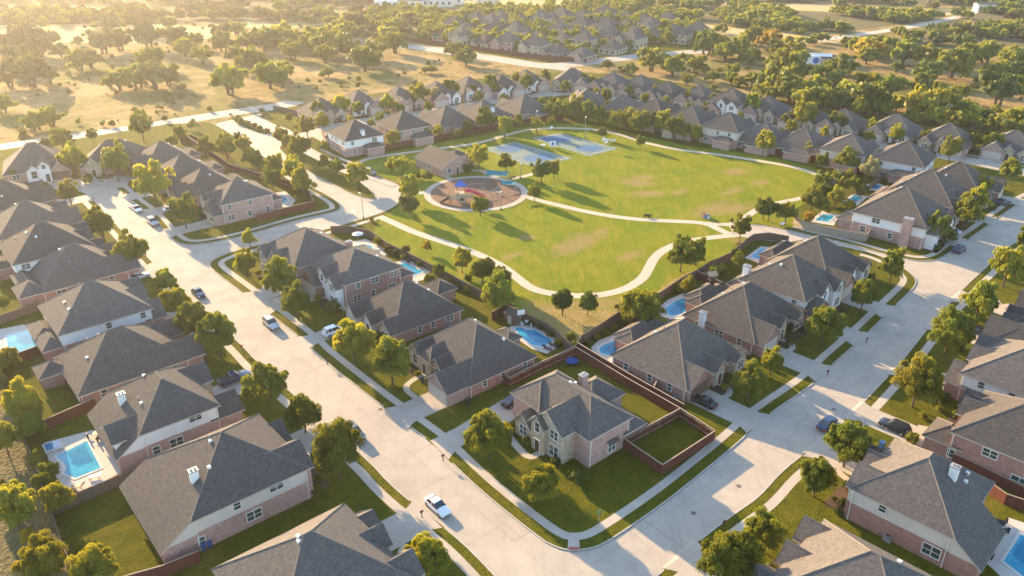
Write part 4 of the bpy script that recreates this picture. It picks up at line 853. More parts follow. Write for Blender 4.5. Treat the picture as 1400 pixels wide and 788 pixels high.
# ================================================================== POOLS
def gpts(l, z=GZ): return [G(x, y, z) for x, y in l]
def cen(pts): return sum(pts, Vector((0, 0))) / len(pts)
def pool(label, water, deck=None, spa=None, round_=False, cop=0.45):
    wp = gpts(water); 
    if round_: wp = chaikin(wp, 2, True)
    c = cen(wp); root = empty("swimming_pool", (c.x, c.y, GZ), 0, label, "pool", "backyard swimming pools")
    def poly(pts, z, name, m, skirt=0):
        mb = MB(); n = len(pts); mb.add([(p.x - c.x, p.y - c.y, z) for p in pts] + [(p.x - c.x, p.y - c.y, z - skirt) for p in pts], [tuple(range(n))] + ([(i, (i + 1) % n, n + (i + 1) % n, n + i) for i in range(n)] if skirt else []))
        return mb.obj(name, m, root, recalc=bool(skirt))
    # grow for coping
    def grow(pts, d):
        q = pts + [pts[0]]; A = sum(a.x * b.y - b.x * a.y for a, b in zip(q, q[1:])); s = -1 if A > 0 else 1; n = len(pts); out = []
        for i in range(n):
            a, b, e = pts[i - 1], pts[i], pts[(i + 1) % n]; t = ((b - a).normalized() + (e - b).normalized()); t = t / max(t.length, 1e-6)
            out.append(b + Vector((-t.y, t.x)) * s * d)
        return out
    if deck: poly(gpts(deck), .05, "deck", M_deck, .1)
    gp = grow(wp, cop); n = len(wp); mb = MB()
    V = [(p.x - c.x, p.y - c.y, .11) for p in wp] + [(p.x - c.x, p.y - c.y, .11) for p in gp] + [(p.x - c.x, p.y - c.y, .07) for p in wp] + [(p.x - c.x, p.y - c.y, -.02) for p in gp]
    mb.add(V, [(i, (i + 1) % n, n + (i + 1) % n, n + i) for i in range(n)] + [(i, (i + 1) % n, 2 * n + (i + 1) % n, 2 * n + i) for i in range(n)] + [(n + i, n + (i + 1) % n, 3 * n + (i + 1) % n, 3 * n + i) for i in range(n)])
    mb.obj("coping", M_cop, root); poly(wp, .075, "water", M_water)
    wc = cen(wp); L_ = max(((p - wc) for p in wp), key=lambda q: q.length) * .22; poly([wc + L_ + (p - wc) * .62 for p in wp], .083, "deep_end", M_deep)
    if spa:
        sp = gpts(spa); poly(grow(sp, .4), .4, "spa_wall", M_cop, .45); poly(sp, .42, "spa_water", M_spa)
    return root
pool("rectangular pool with raised spa and sunlit deck behind the white and brick house", [(76.8, 624.4), (119, 603.7), (138, 640.8), (103.5, 654.6), (88, 648), (91, 640), (86, 632)], [(60, 606), (127.7, 588), (150, 600), (176, 641), (112, 674), (82, 664), (66, 628)], [(61, 611.5), (81, 604.6), (84.5, 614), (65, 620)])
pool("pale blue square pool at the left edge of the picture", [(8, 459), (51.5, 447.4), (61.7, 475), (25.7, 484), (11, 476)], [(-8, 452), (60, 439), (80, 476), (20, 494), (-8, 486)])
pool("small kidney pool behind the pink brick corner house", [(368, 268), (377, 266), (388, 268), (395, 275), (384, 280), (371, 276)], [(360, 266), (390, 262), (404, 274), (396, 287), (378, 288), (366, 277)], None, True)
pool("small oval pool behind the two brick houses nearest the park entrance", [(489, 336.5), (500, 334), (511, 338), (508, 344), (494, 345.5)], [(474, 332), (500, 327), (520, 336), (530, 349), (512, 352), (488, 347)], None, True)
pool("bright blue rectangular pool behind the tall brick house", [(540, 364.8), (553, 359.6), (578.8, 372.5), (560.8, 380)], [(530, 364), (553, 354), (590, 370), (584, 382), (562, 387), (540, 374)])
pool("long turquoise pool with notched corner behind the broad brick house", [(704, 449), (711, 447.5), (719, 452), (730, 451), (757, 467), (742, 475), (727, 472), (711, 461)], [(696, 447), (712, 443.5), (733, 447), (764, 465), (764, 474), (748, 484), (728, 478), (706, 463)])
pool("freeform turquoise pool with blue loungers behind the black car's house", [(818, 476.4), (830, 470), (838.8, 467.4), (844, 460), (853, 457.5), (864.5, 459.7), (871.7, 466), (860, 474), (854, 480), (840, 486.7), (822, 485.4)], [(808, 476), (818, 466), (836, 459), (848, 452.5), (868, 455), (880, 465), (866, 480), (840, 497), (816, 490)], None, True)
pool("freeform blue pool behind the white side chimney", [(907, 424), (920, 414), (934, 407.5), (947, 409), (955, 416), (940, 422), (934, 430), (916, 434)], [(898, 424), (912, 411), (932, 402), (955, 404), (964, 414), (950, 428), (925, 440), (905, 433)], None, True)
pool("small clipped rectangular pool beside the stub road corner", [(1025.5, 351.7), (1041, 340.5), (1053, 341.4), (1051, 350), (1041, 357)], [(1018, 353), (1040, 337), (1060, 339), (1056, 353), (1042, 362)])
pool("teal pool just inside the pale board fence", [(1113.8, 301.7), (1126, 293), (1141, 295.7), (1132.8, 304)], [(1106, 303), (1124, 289), (1148, 294), (1140, 309)])
pool("deep blue pool in the middle of the three right-hand park pools", [(1159.5, 274), (1167, 268), (1180, 270.7), (1169, 277.6)], [(1153, 275), (1166, 265), (1187, 269), (1172, 282)])
pool("teal oblong pool farthest of the three right-hand park pools", [(1184.5, 254), (1198, 252.6), (1208.6, 256), (1201.7, 259.5), (1186, 257.8)], [(1180, 253), (1198, 250), (1214, 256), (1204, 262), (1184, 260)])
pool("pale patio pool below the white two-storey house", [(1200, 234), (1206, 231), (1226, 236), (1221, 240)], [(1196, 235), (1206, 228), (1234, 236), (1222, 243)])
pool("shallow splash pool behind the low porch house", [(1005, 194), (1010, 192), (1023, 194.5), (1016, 197)], [(998, 194), (1010, 190), (1030, 195), (1016, 200)])
pool("small blue pool behind the entrance house", [(497, 197), (510, 195.5), (511, 200), (498, 202)], [(494, 196), (512, 193.5), (515, 200), (498, 204)])
pool("bright blue pool behind the second park row house", [(560, 186), (575, 184.7), (577, 188.6), (561, 190.5)], [(557, 185), (577, 183), (580, 189), (560, 192)])
pool("long narrow blue pool against the park row fence", [(618, 178.4), (649, 173.6), (651, 175.4), (623, 181)], [(613, 178), (650, 172), (655, 175), (624, 183)])
pool("tiny pool before the glazed back porch", [(717, 160), (729, 159), (729.5, 161.2), (718, 162)], [(714, 160), (730, 158), (732, 161.5), (717, 163.5)])
pool("blue rectangular pool at the bottom right edge", [(1371.6, 768), (1395, 732), (1450, 756), (1450, 800), (1400, 790)], [(1340, 762), (1378, 708), (1460, 735), (1460, 830), (1380, 800)])
# ================================================================== FENCES
def fence(label, px, m=None, h=1.85, group="backyard board fences", post=True, near=True):
    m = m or M_fence; pts = gpts(px); c = cen(pts)
    root = empty("fence", (c.x, c.y, GZ), 0, label, "fence", group)
    b = MB(); r = MB(); ps = MB(); rr = random.Random(len(label))
    for a, e in zip(pts, pts[1:]):
        L = (e - a).length; d = (e - a) / L; n = Vector((-d.y, d.x)); k = max(1, int(L / (.9 if near else 2.5)))
        for i in range(k):
            p0 = a + d * (L * i / k); p1 = a + d * (L * (i + 1) / k); z = h + rr.uniform(-.015, .015)
            q = [p0 + n * .03, p1 + n * .03, p1 - n * .03, p0 - n * .03]
            b.prism([(v.x - c.x, v.y - c.y) for v in q], -.1, z)
        if near:
            q = [a + n * .09, e + n * .09, e - n * .09, a - n * .09]; r.prism([(v.x - c.x, v.y - c.y) for v in q], h + .02, h + .07)
            for zz in (.4, h - .35):
                q = [a + n * .09, e + n * .09, e + n * .03, a + n * .03]; r.prism([(v.x - c.x, v.y - c.y) for v in q], zz, zz + .09)
            kk = max(1, int(L / 2.4))
            for i in range(kk + 1):
                p = a + d * (L * i / kk) + n * .08; ps.box(p.x - c.x - .05, p.x - c.x + .05, p.y - c.y - .05, p.y - c.y + .05, -.1, h - .05)
    b.obj("board_panel", m, root)
    if near: r.obj("top_rail", M_fence2 if m is M_fence else m, root); props(ps.obj("posts", m, root), kind='stuff')
    return root
fence("dark red board fence round the small corner lawn", [(852, 613), (904.5, 649.5), (976, 602.5), (928.5, 571), (922, 575), (852, 613)])
fence("dark red board fence running from park corner to the street-side yard", [(786, 486), (857, 530), (928.5, 571)])
fence("second board fence just right of the dark red one, down to the corner yard", [(790, 481), (860, 524), (934, 566)])
fence("dark red board fence between the corner house and the broad brick house", [(786, 486), (742, 506), (697, 529), (679, 517)])
fence("short dark red fence closing the corner house side yard", [(851, 611), (846, 609)])
fence("short gate fence beside the black car's house", [(893, 541), (899, 529), (912, 538)])
fence("dark board fence between the low brick house and the curved pool", [(673, 438), (695, 424), (702, 428)])
fence("park-side fence from the middle row pools up to the park entrance", [(453, 319), (480, 319), (507, 325), (530, 342), (563, 358), (607, 381), (650, 404), (690, 426), (720, 441), (751, 456), (785, 486)], M_fence3)
fence("park-side fence behind the two freeform pools", [(788, 482), (795, 470), (818, 457), (851, 434), (901, 411), (933, 389), (952, 380)], M_fence3)
fence("dark fence round the lawn with the trampoline frame", [(952, 380), (970, 368), (997, 356)], M_fence3)
fence("fence wrapping the clipped pool by the stub road", [(997, 356), (1012, 343), (1029, 330), (1050, 328), (1077, 333)], M_fence3)
fence("fence between the two freeform pool yards", [(852, 434), (880, 447), (893, 457)], M_fence3)
fence("red fence end by the patio loungers at the white side chimney", [(952, 381), (975, 391), (985, 398)])
fence("long back fence line at the bottom left, before the scrub", [(-20, 478), (0, 509), (17, 555), (31, 598), (55, 655), (64, 686), (87, 750), (110, 810)], M_fence3)
fence("red fence between the side patio lawn and the spa pool yard", [(30, 600), (60, 590), (83, 579), (124, 561), (132, 556)])
fence("grey board wall fence between the spa pool and the big back lawn", [(72, 706), (103, 691), (150, 671), (195, 651)], M_fence3)
fence("red fence at the bottom, beside the big brick house", [(150, 810), (224, 789), (275, 768)])
fence("red brown fence below the pale square pool", [(3, 506), (25, 496), (85, 474)])
fence("fence above the pale square pool", [(-20, 450), (0, 444), (56, 424)], M_fence3)
fence("red fence round the pink brick corner house garden", [(352, 303), (392, 293), (430, 284), (424, 270), (405, 258), (361, 246), (316, 233), (258, 194)])
fence("pale weathered board fence along the stub road", [(1084, 306), (1100, 314), (1140, 323), (1183, 331), (1190, 322)], M_fence2, 2.0)
fence("red fence along the entrance road and round the entrance house yard", [(440, 183), (449, 201), (466, 207), (484, 212), (520, 206), (555, 200), (590, 194), (620, 188), (660, 180), (700, 173), (745, 166), (770, 165)], near=False)
fence("red brown fence behind the upper park row", [(950, 187), (985, 196), (1012, 201), (1054, 211), (1110, 221), (1140, 230), (1180, 240)], near=False)
fence("double dark fence beside the country road end", [(374, 151), (392, 154), (425, 165), (443, 173)], M_fence3, near=False)
fence("fence beside the bright lawn near the entrance", [(247, 196), (262, 192), (300, 207), (316, 220)], M_fence, near=False)
fence("far red brown fence line before the distant houses", [(560, 57), (625, 65), (686, 74), (740, 81), (800, 86), (812, 80)], near=False, h=2.0)
fence("red fence behind the pool at the bottom right", [(1347, 672), (1372, 690), (1420, 706)], M_fence)
fence("dark fence between the two east row houses", [(1300, 634), (1345, 655), (1400, 682)], M_fence)
fence("fence between the yards right of the chimney house", [(1186, 262), (1206, 246), (1212, 240)], M_fence3, near=False)
# ================================================================== CARS
CARC = {}
def car_meshes(kind, paint):
    key = (kind, paint.name)
    if key in CARC: return CARC[key]
    L, Wd = {'sedan': (4.7, 1.8), 'suv': (4.8, 1.95), 'pickup': (5.6, 2.0)}[kind]
    hood, deck, roofz, bz = {'sedan': (.88, .95, 1.44, .3), 'suv': (1.05, 1.1, 1.75, .38), 'pickup': (1.12, 1.15, 1.85, .45)}[kind]
    b = MB(); h = Wd / 2
    prof = [(-L/2, bz + .15, .82), (-L/2 + .1, hood - .22, .90), (-L/2 + .35, hood - .08, .93), (-L/2 + 1.3, hood, .96), (L/2 - 1.2, deck, .96), (L/2 - .25, deck - .04, .92), (L/2, deck - .3, .86), (L/2, bz + .2, .84)]
    # lofted lower body: cross-sections along x
    secs = [(-L/2, .78, bz + .1, hood - .30), (-L/2 + .12, .88, bz, hood - .16), (-L/2 + .5, .96, bz - .05, hood - .05), (-L/2 + 1.3, 1.0, bz - .08, hood + .02), (0, 1.0, bz - .08, hood + .06), (L/2 - 1.1, 1.0, bz - .08, deck), (L/2 - .4, .96, bz - .04, deck - .03), (L/2 - .1, .9, bz, deck - .12), (L/2, .84, bz + .12, deck - .3)]
    vs = []
    for x, s, z0, z1 in secs:
        w = h * s; vs += [(x, -w * .92, z0), (x, -w, z0 + .15), (x, -w, z1 - .2), (x, -w * .9, z1 - .03), (x, -w * .4, z1 + .02), (x, w * .4, z1 + .02), (x, w * .9, z1 - .03), (x, w, z1 - .2), (x, w, z0 + .15), (x, w * .92, z0)]
    n = 10; fs = []
    for i in range(len(secs) - 1):
        for j in range(n): fs.append((i * n + j, i * n + (j + 1) % n, (i + 1) * n + (j + 1) % n, (i + 1) * n + j))
    fs += [tuple(range(n))[::-1], tuple(range((len(secs) - 1) * n, len(secs) * n))]
    b.add(vs, fs)
    xs = {'sedan': (-.95, -.2, .95, 1.75), 'suv': (-1.05, -.35, 1.75, 2.2), 'pickup': (-1.0, -.35, .75, 1.0)}[kind]
    g = MB(); z0 = hood; wl, wt = h * .9, h * .72
    g.add([(xs[0], -wl, z0), (xs[3], -wl, z0), (xs[3], wl, z0), (xs[0], wl, z0), (xs[1], -wt, roofz - .05), (xs[2], -wt, roofz - .05), (xs[2], wt, roofz - .05), (xs[1], wt, roofz - .05)], [(0, 1, 5, 4), (1, 2, 6, 5), (2, 3, 7, 6), (3, 0, 4, 7), (4, 5, 6, 7)])
    r = MB(); r.add([(xs[1] - .03, -wt - .02, roofz - .08), (xs[2] + .03, -wt - .02, roofz - .08), (xs[2] + .03, wt + .02, roofz - .08), (xs[1] - .03, wt + .02, roofz - .08), (xs[1] + .12, -wt * .85, roofz), (xs[2] - .12, -wt * .85, roofz), (xs[2] - .12, wt * .85, roofz), (xs[1] + .12, wt * .85, roofz)], [(0, 1, 5, 4), (1, 2, 6, 5), (2, 3, 7, 6), (3, 0, 4, 7), (4, 5, 6, 7)])
    for x in ((xs[1] + xs[2]) / 2,) + ((xs[2] - .1,) if kind == 'suv' else ()):       # door pillars
        for s in (-1, 1): r.add([(x - .06, s * (wl + .015), z0), (x + .06, s * (wl + .015), z0), (x + .05, s * (wt + .02), roofz - .07), (x - .05, s * (wt + .02), roofz - .07)], [(0, 1, 2, 3)])
    w = MB(); w.tube((0, -.11, 0), (0, .11, 0), .34, .34, 14); wm = w.mesh("wheel", M_tyre)
    w = MB(); w.tube((0, -.125, 0), (0, .125, 0), .2, .2, 10); rm = w.mesh("rim", M_rim)
    hl = MB(); hl.box(-.06, .06, -.2, .2, -.07, .07)
    parts = dict(body=b.mesh("body", paint), cabin=g.mesh("windows", M_cglass), top=r.mesh("roof", paint), wheel=wm, rim=rm, head=hl.mesh("headlight", M_lamp), tail=hl.mesh("tail_light", M_tail), L=L, h=h, hood=hood, deck=deck)
    if kind == 'pickup':
        q = MB(); q.box(1.15, L/2 - .2, -h * .82, h * .82, deck - .1, deck + .03); parts['bed'] = q.mesh("truck_bed", M_dark)
    CARC[key] = parts; return parts
def paint(name, c): return mat(name, c, tuple(v * .97 for v in c), 1, 0.25, spec=0.6)
P_white, P_silver, P_black, P_blue, P_grey = paint("white_paintwork", (.72, .72, .72)), paint("silver_paintwork", (.42, .43, .44)), paint("black_paintwork", (.015, .016, .02)), paint("blue_paintwork", (.012, .035, .085)), paint("grey_paintwork", (.10, .105, .11))
def car(label, px, py, ang, kind, pt, z=0.03, group=None):
    m = car_meshes(kind, pt); p = G(px, py, z + .5)
    root = empty("parked_car", (p.x, p.y, z), R(ang) + math.pi, label, "car", "parked cars")
    link("body", m['body'], root); link("window_glass", m['cabin'], root); link("roof", m['top'], root)
    for x in (-m['L'] / 2 + .85, m['L'] / 2 - .95):
        for s in (-1, 1):
            w = link("wheel", m['wheel'], root, (x, s * (m['h'] - .1), .34)); link("rim", m['rim'], w)
    for s in (-1, 1):
        link("headlight", m['head'], root, (-m['L'] / 2 + .04, s * .62, m['hood'] - .28)); link("tail_light", m['tail'], root, (m['L'] / 2 - .03, s * .62, m['deck'] - .32))
    if 'bed' in m: link("truck_bed", m['bed'], root)
car("white sedan parked alone on the sunlit left street near the bottom", 598, 692, -50, 'sedan', P_white)
car("dark grey car at the left kerb, half behind a street tree", 484, 592, -50, 'suv', P_grey)
car("silver wagon parked in the street below the brick houses", 370.5, 443, -50, 'suv', P_silver)
car("white car in the short driveway beside the round green tree", 457, 453, 40, 'suv', P_white, GZ + .02)
car("dark blue car parked on the left street halfway up", 271, 400.5, -50, 'sedan', P_blue)
car("white hatchback by the kerb at the bend", 187, 286, -50, 'sedan', P_white)
car("pale car with blue bonnet parked at the bend corner", 209, 304, -50, 'suv', P_silver)
car("dark blue pickup in the driveway of the left row", 320, 518, 40, 'pickup', P_blue, GZ + .02)
car("silver car in a drive under the yellow-green tree", 234, 286, 40, 'sedan', P_silver, GZ + .02)
car("dark car on the drive between two upper left roofs", 155, 337.5, 40, 'sedan', P_grey, GZ + .02)
car("silver car half hidden by trees on the left row drive", 190, 378, 40, 'sedan', P_silver, GZ + .02)
car("grey off-roader standing on the entrance road", 506, 236, -48, 'suv', P_grey)
car("black sedan in the driveway of the arched brick house", 962, 549, 135, 'sedan', P_black, GZ + .02)
car("blue sedan parked at the right street's shaded side", 1131, 579, 45, 'sedan', P_blue)
car("black wagon in the sunlit east driveway", 1223, 584, 135, 'suv', P_black, GZ + .02)
car("black car in the driveway behind the big east street tree", 1333, 451, 135, 'sedan', P_black, GZ + .02)
car("blue wagon with pale roof near the upper right junction", 1311, 341, 44, 'suv', P_blue)
car("silver car in a drive beside the clipped lawn strip", 1300, 316, 138, 'sedan', P_silver, GZ + .02)
car("blue car on the drive at the upper right edge", 1390, 219, 50, 'suv', P_blue, GZ + .02)
car("black car in the corner house side driveway", 703, 548, 40, 'sedan', P_black, GZ + .02)
car("dark pickup in a drive by the sunlit hedge", 1368, 277, 138, 'pickup', P_grey, GZ + .02)
# corner house side driveway
q = gpts([(700, 543), (727, 566), (640, 603), (596, 571)]); 
# ================================================================== SMALL THINGS
def thing(mb_list, name, label, cat, px, py, z=GZ, rz=0, group=None):
    p = G(px, py, z); root = empty(name, (p.x, p.y, z), rz, label, cat, group)
    for nm, mb, m in mb_list: mb.obj(nm, m, root)
    return root
def street_sign():
    a = MB(); a.tube((0, 0, 0), (0, 0, 3.0), .04, .04, 6); s1 = MB(); s1.box(-.45, .45, -.02, .02, 2.65, 2.85); s2 = MB(); s2.box(-.02, .02, -.45, .45, 2.88, 3.08)
    r = thing([("pole", a, M_grey), ("name_plate", s1, M_green), ("name_plate", s2, M_green)], "street_sign", "green street name sign on a thin pole at the corner", "sign", 818, 723, GZ, R(-50))
street_sign()
def lamp(label, px, py, h=7, arm=True, rz=0, name="street_lamp"):
    a = MB(); a.tube((0, 0, 0), (0, 0, h), .09, .06, 8); 
    l = MB(); b = MB()
    if arm: b.tube((0, 0, h - .1), (1.2, 0, h + .1), .05, .04, 6); l.box(1.0, 1.7, -.15, .15, h, h + .16)
    else: l.tube((0, 0, h), (0, 0, h + .12), .35, .25, 10); l.tube((0, 0, h - .25), (0, 0, h), .15, .3, 10)
    f = MB(); f.tube((0, 0, 0), (0, 0, .5), .2, .16, 8)
    L = [("pole", a, M_grey), ("lamp_head", l, M_trim), ("base", f, M_dark)]
    if arm: L.append(("arm", b, M_grey))
    return thing(L, name, label, "lamp", px, py, GZ, rz, "lamp posts")
lamp("tall thin street lamp at the park entrance corner", 497, 299, 6.5, True, R(120))
lamp("park lamp post standing right of the playground tree", 685, 287, 5.0, False)
lamp("tall lamp post between the two sports courts", 800, 190, 7.5, False)
lamp("lamp post behind the left end of the courts", 734, 181, 7.5, False)
lamp("slim lamp post at the playground's upper right", 712, 244, 4.5, False)
def mailbox(label, px, py):
    a = MB(); a.box(-.05, .05, -.05, .05, 0, 1.0); c = MB(); c.box(-.11, .11, -.25, .25, 1.0, 1.18); c.tube((0, -.25, 1.18), (0, .25, 1.18), .11, .11, 10); d = MB(); d.box(.11, .13, .05, .2, 1.1, 1.35)
    thing([("post", a, M_brownp), ("box", c, M_dark), ("flag", d, M_red)], "mailbox", label, "mailbox", px, py, GZ, R(-50), "kerbside mailboxes")
for i, (x, y, t) in enumerate([(331, 480, "dark mailbox on the verge above the dark pickup"), (253, 413, "dark mailbox on the left verge opposite the dark blue car"), (128, 277, "small mailbox catching the sun at the bend, lower one"), (110, 261, "small mailbox catching the sun at the bend, upper one"), (577, 708, "dark mailbox by the kerb beside the white sedan"), (448, 499, "dark mailbox by the walk below the white car"), (606, 631, "dark mailbox at the verge tip before the corner lawn"), (1131, 515, "dark mailbox on the shaded verge of the right street"), (1184, 470, "dark mailbox right of the sunlit road stripe"), (1232, 504, "dark mailbox on the east verge below the big street tree"), (1160, 583, "dark mailbox on the east verge by the blue sedan"), (989, 722, "dark mailbox on the east verge near the bottom")]): mailbox(t, x, y)
def acunit(label, px, py, rz=40):
    a = MB(); a.box(-.42, .42, -.42, .42, .06, .85); f = MB(); f.tube((0, 0, .85), (0, 0, .9), .34, .34, 12); b = MB(); b.box(-.5, .5, -.5, .5, 0, .06)
    thing([("casing", a, M_grey), ("fan_grille", f, M_dark), ("pad", b, M_curb)], "ac_unit", label, "air conditioner", px, py, GZ, R(rz), "air conditioners beside houses")
for x, y, t in [(667, 530, "grey air conditioner by the garage of the broad brick house, left one"), (661, 532, "second grey air conditioner by the broad brick house garage, right one"), (712, 509, "pale blue unit beside the brick wall near the red fence"), (613, 447, "grey air conditioner behind the low brick house"), (1213, 738, "grey air conditioner below the cream siding wall"), (289, 632, "grey air conditioner beside the white and brick house"), (925, 544, "white unit beside the black car's garage"), (1330, 625, "dark air conditioner between the two east houses"), (262, 560, "grey air conditioner below the low patio house")]: acunit(t, x, y)
def bin_(label, px, py, m=None, rz=30):
    a = MB(); a.add([(-.25, -.3, 0), (.25, -.3, 0), (.25, .3, 0), (-.25, .3, 0), (-.32, -.38, 1.0), (.32, -.38, 1.0), (.32, .38, 1.0), (-.32, .38, 1.0)], [(0, 3, 2, 1), (0, 1, 5, 4), (1, 2, 6, 5), (2, 3, 7, 6), (3, 0, 4, 7)]); l = MB(); l.box(-.36, .36, -.42, .42, 1.0, 1.1)
    w = MB(); w.tube((-.3, .32, .12), (.3, .32, .12), .12, .12, 8)
    thing([("bin_body", a, m or M_binb), ("lid", l, m or M_binb), ("wheels", w, M_tyre)], "wheelie_bin", label, "bin", px, py, GZ, R(rz), "wheelie bins")
bin_("blue bin on the left below the big brick house wall", 279, 752); bin_("blue bin on the right below the big brick house wall", 287, 748); bin_("dark bin beside the big brick house's wide window", 350, 713, M_binb); bin_("dark bin by the far driveway at the right", 1358, 283, M_dark)
bin_("dark bin at the foot of the corner house drive", 714, 556, M_dark); bin_("green bin beside the white and brick house wall", 272, 612, M_green)
def lounge(label, px, py, rz, m):
    a = MB(); a.box(-1.0, .3, -.32, .32, .3, .38); a.add([(.3, -.32, .3), (.3, .32, .3), (.95, .32, .75), (.95, -.32, .75), (.3, -.32, .38), (.3, .32, .38), (.93, .32, .83), (.93, -.32, .83)], [(0, 1, 2, 3), (4, 7, 6, 5), (0, 3, 7, 4), (1, 5, 6, 2), (3, 2, 6, 7)])
    b = MB()
    for x in (-.9, .25):
        for y in (-.28, .28): b.box(x - .03, x + .03, y - .03, y + .03, 0, .3)
    thing([("cushion", a, m), ("legs", b, M_dark)], "sun_lounger", label, "lounger", px, py, GZ + .05, R(rz), "poolside loungers")
lounge("blue lounger at the freeform pool, left one", 851, 453.5, 30, M_bluep); lounge("blue lounger at the freeform pool, middle one", 858, 452.5, 30, M_bluep); lounge("blue lounger at the freeform pool, right one", 866, 453.5, 30, M_bluep)
lounge("dark lounger on the deck by the white side chimney pool", 952, 403, 120, M_dark); lounge("violet lounger by the white side chimney pool fence", 959, 401, 60, M_grey)
lounge("white lounger on the long turquoise pool deck", 748, 478, 150, M_dark); lounge("dark lounger on the long turquoise pool deck end", 756, 474, 150, M_dark); lounge("brown lounger on the sunlit spa pool deck", 108, 667, 20, M_brownp); lounge("white lounger on the sunlit spa pool deck corner", 132, 653, 20, M_trim)
def table_set(label, px, py, m, rz=0, z=GZ, nm="patio_table"):
    t = MB(); t.tube((0, 0, .7), (0, 0, .75), .7, .7, 12); l = MB(); l.tube((0, 0, 0), (0, 0, .7), .06, .06, 6)
    c = MB()
    for k in range(4):
        a = k * math.pi / 2 + .4; x, y = 1.15 * math.cos(a), 1.15 * math.sin(a); c.box(x - .25, x + .25, y - .25, y + .25, .4, .46); x2, y2 = 1.4 * math.cos(a), 1.4 * math.sin(a); c.tube((x2, y2, .1), (x2, y2, .95), .16, .16, 5)
    thing([("table_top", t, m), ("leg", l, M_dark), ("chairs", c, m)], nm, label, "patio table", px, py, z, R(rz))
table_set("dark table and chairs under the big brick house's patio corner", 236, 752, M_dark); table_set("dark table and chairs on the spa pool deck beside the house", 134, 597, M_dark)
table_set("pale table and chairs beside the freeform pool deck", 872, 452, M_trim); table_set("dark table and chairs on the lawn below the side patio house", 92, 520, M_brownp); table_set("dark table and chairs by the blue rectangular middle pool", 566, 359, M_dark); table_set("pale table and chairs by the long turquoise pool's far end", 722, 444, M_trim); table_set("dark table on the bottom right pool deck", 1365, 720, M_dark)
bin_("blue bin beside the tall brick house wall", 500, 413, M_binb); bin_("dark bin by the broad brick house's garage", 640, 553, M_dark); bin_("blue bin near the cream siding house's garage", 1205, 612, M_binb); bin_("dark bin beside the white side chimney house garage", 1022, 490, M_dark)
# round trampoline / paddling pool, grill, play things in the yards
def trampoline(label, px, py, m, r=1.6):
    a = MB(); a.tube((0, 0, .72), (0, 0, .78), r, r, 20); b = MB()
    for k in range(6): t = k * math.pi / 3; b.tube((r * .95 * math.cos(t), r * .95 * math.sin(t), 0), (r * .95 * math.cos(t), r * .95 * math.sin(t), .75), .05, .05, 5)
    thing([("jump_mat", a, m), ("frame_legs", b, M_dark)], "trampoline", label, "trampoline", px, py, GZ)
trampoline("round blue trampoline by the red fences behind the corner house", 782, 498, mat("dark_blue_mat", (.02, .06, .2)), 1.15)
def grill(label, px, py):
    a = MB(); a.box(-.6, .6, -.3, .3, .1, .9); b = MB(); b.tube((-.4, 0, .95), (.4, 0, .95), .3, .3, 10)
    thing([("cabinet", a, M_dark), ("hood", b, M_grey)], "barbecue_grill", label, "grill", px, py, GZ + .05, R(-50))
grill("black barbecue grill on the bottom right pool deck", 1350, 762)
def umbrella(label, px, py, m, h=2.6):
    a = MB(); a.tube((0, 0, 0), (0, 0, h), .04, .04, 6); c = MB(); c.tube((0, 0, h - .5), (0, 0, h), 1.4, .05, 8)
    thing([("pole", a, M_grey), ("canopy", c, m)], "patio_umbrella", label, "umbrella", px, py, GZ)
umbrella("closed white patio umbrella by the oval pool", 490, 331, M_trim, 2.6)
def playset(label, px, py, mtop, rz=0):
    f = MB()
    for x in (-.7, .7):
        for y in (-.7, .7): f.box(x - .06, x + .06, y - .06, y + .06, 0, 2.3)
    f.box(-.8, .8, -.8, .8, 1.1, 1.2); r = MB(); r.add([(-1, -1, 2.2), (1, -1, 2.2), (1, 1, 2.2), (-1, 1, 2.2), (-1, 0, 3.0), (1, 0, 3.0)], [(0, 1, 5, 4), (2, 3, 4, 5), (0, 4, 3), (1, 2, 5)])
    s = MB(); s.add([(.8, -.35, 1.15), (.8, .35, 1.15), (2.8, .35, .1), (2.8, -.35, .1), (.8, -.35, 1.05), (.8, .35, 1.05), (2.8, .35, 0), (2.8, -.35, 0)], [(0, 1, 2, 3), (4, 7, 6, 5), (0, 3, 7, 4), (1, 5, 6, 2)])
    thing([("frame", f, M_tanp), ("roof", r, mtop), ("slide", s, M_tanp)], "backyard_playset", label, "playset", px, py, GZ, R(rz))
playset("orange roofed play tower behind the freeform pool hedge", 880, 447, M_orange, 60)
playset("small tan play slide on the fenced back lawn", 972, 388, M_tanp, 10)
playset("blue roofed play tower between the round park trees", 1135, 222, M_bluep, 10)
def shed(label, px, py, w, d, h, mw, rz=0):
    f = MB(); f.box(-w/2, w/2, -d/2, d/2, 0, h); r = MB(); e = .2
    r.add([(-w/2 - e, -d/2 - e, h), (w/2 + e, -d/2 - e, h), (w/2 + e, d/2 + e, h), (-w/2 - e, d/2 + e, h), (-w/2 - e, 0, h + d * .3), (w/2 + e, 0, h + d * .3)], [(0, 1, 5, 4), (2, 3, 4, 5), (0, 4, 3), (1, 2, 5), (0, 3, 2, 1)])
    dd = MB(); dd.box(-.5, .5, -d/2 - .04, -d/2, 0, 1.9)
    thing([("wall", f, mw), ("roof", r, M_roof2), ("door", dd, M_gdoor)], "garden_shed", label, "shed", px, py, GZ, R(rz))
shed("small brown shed in the corner yard behind the low brick house", 703, 440, 3, 2.6, 2.0, M_fence3, -45)
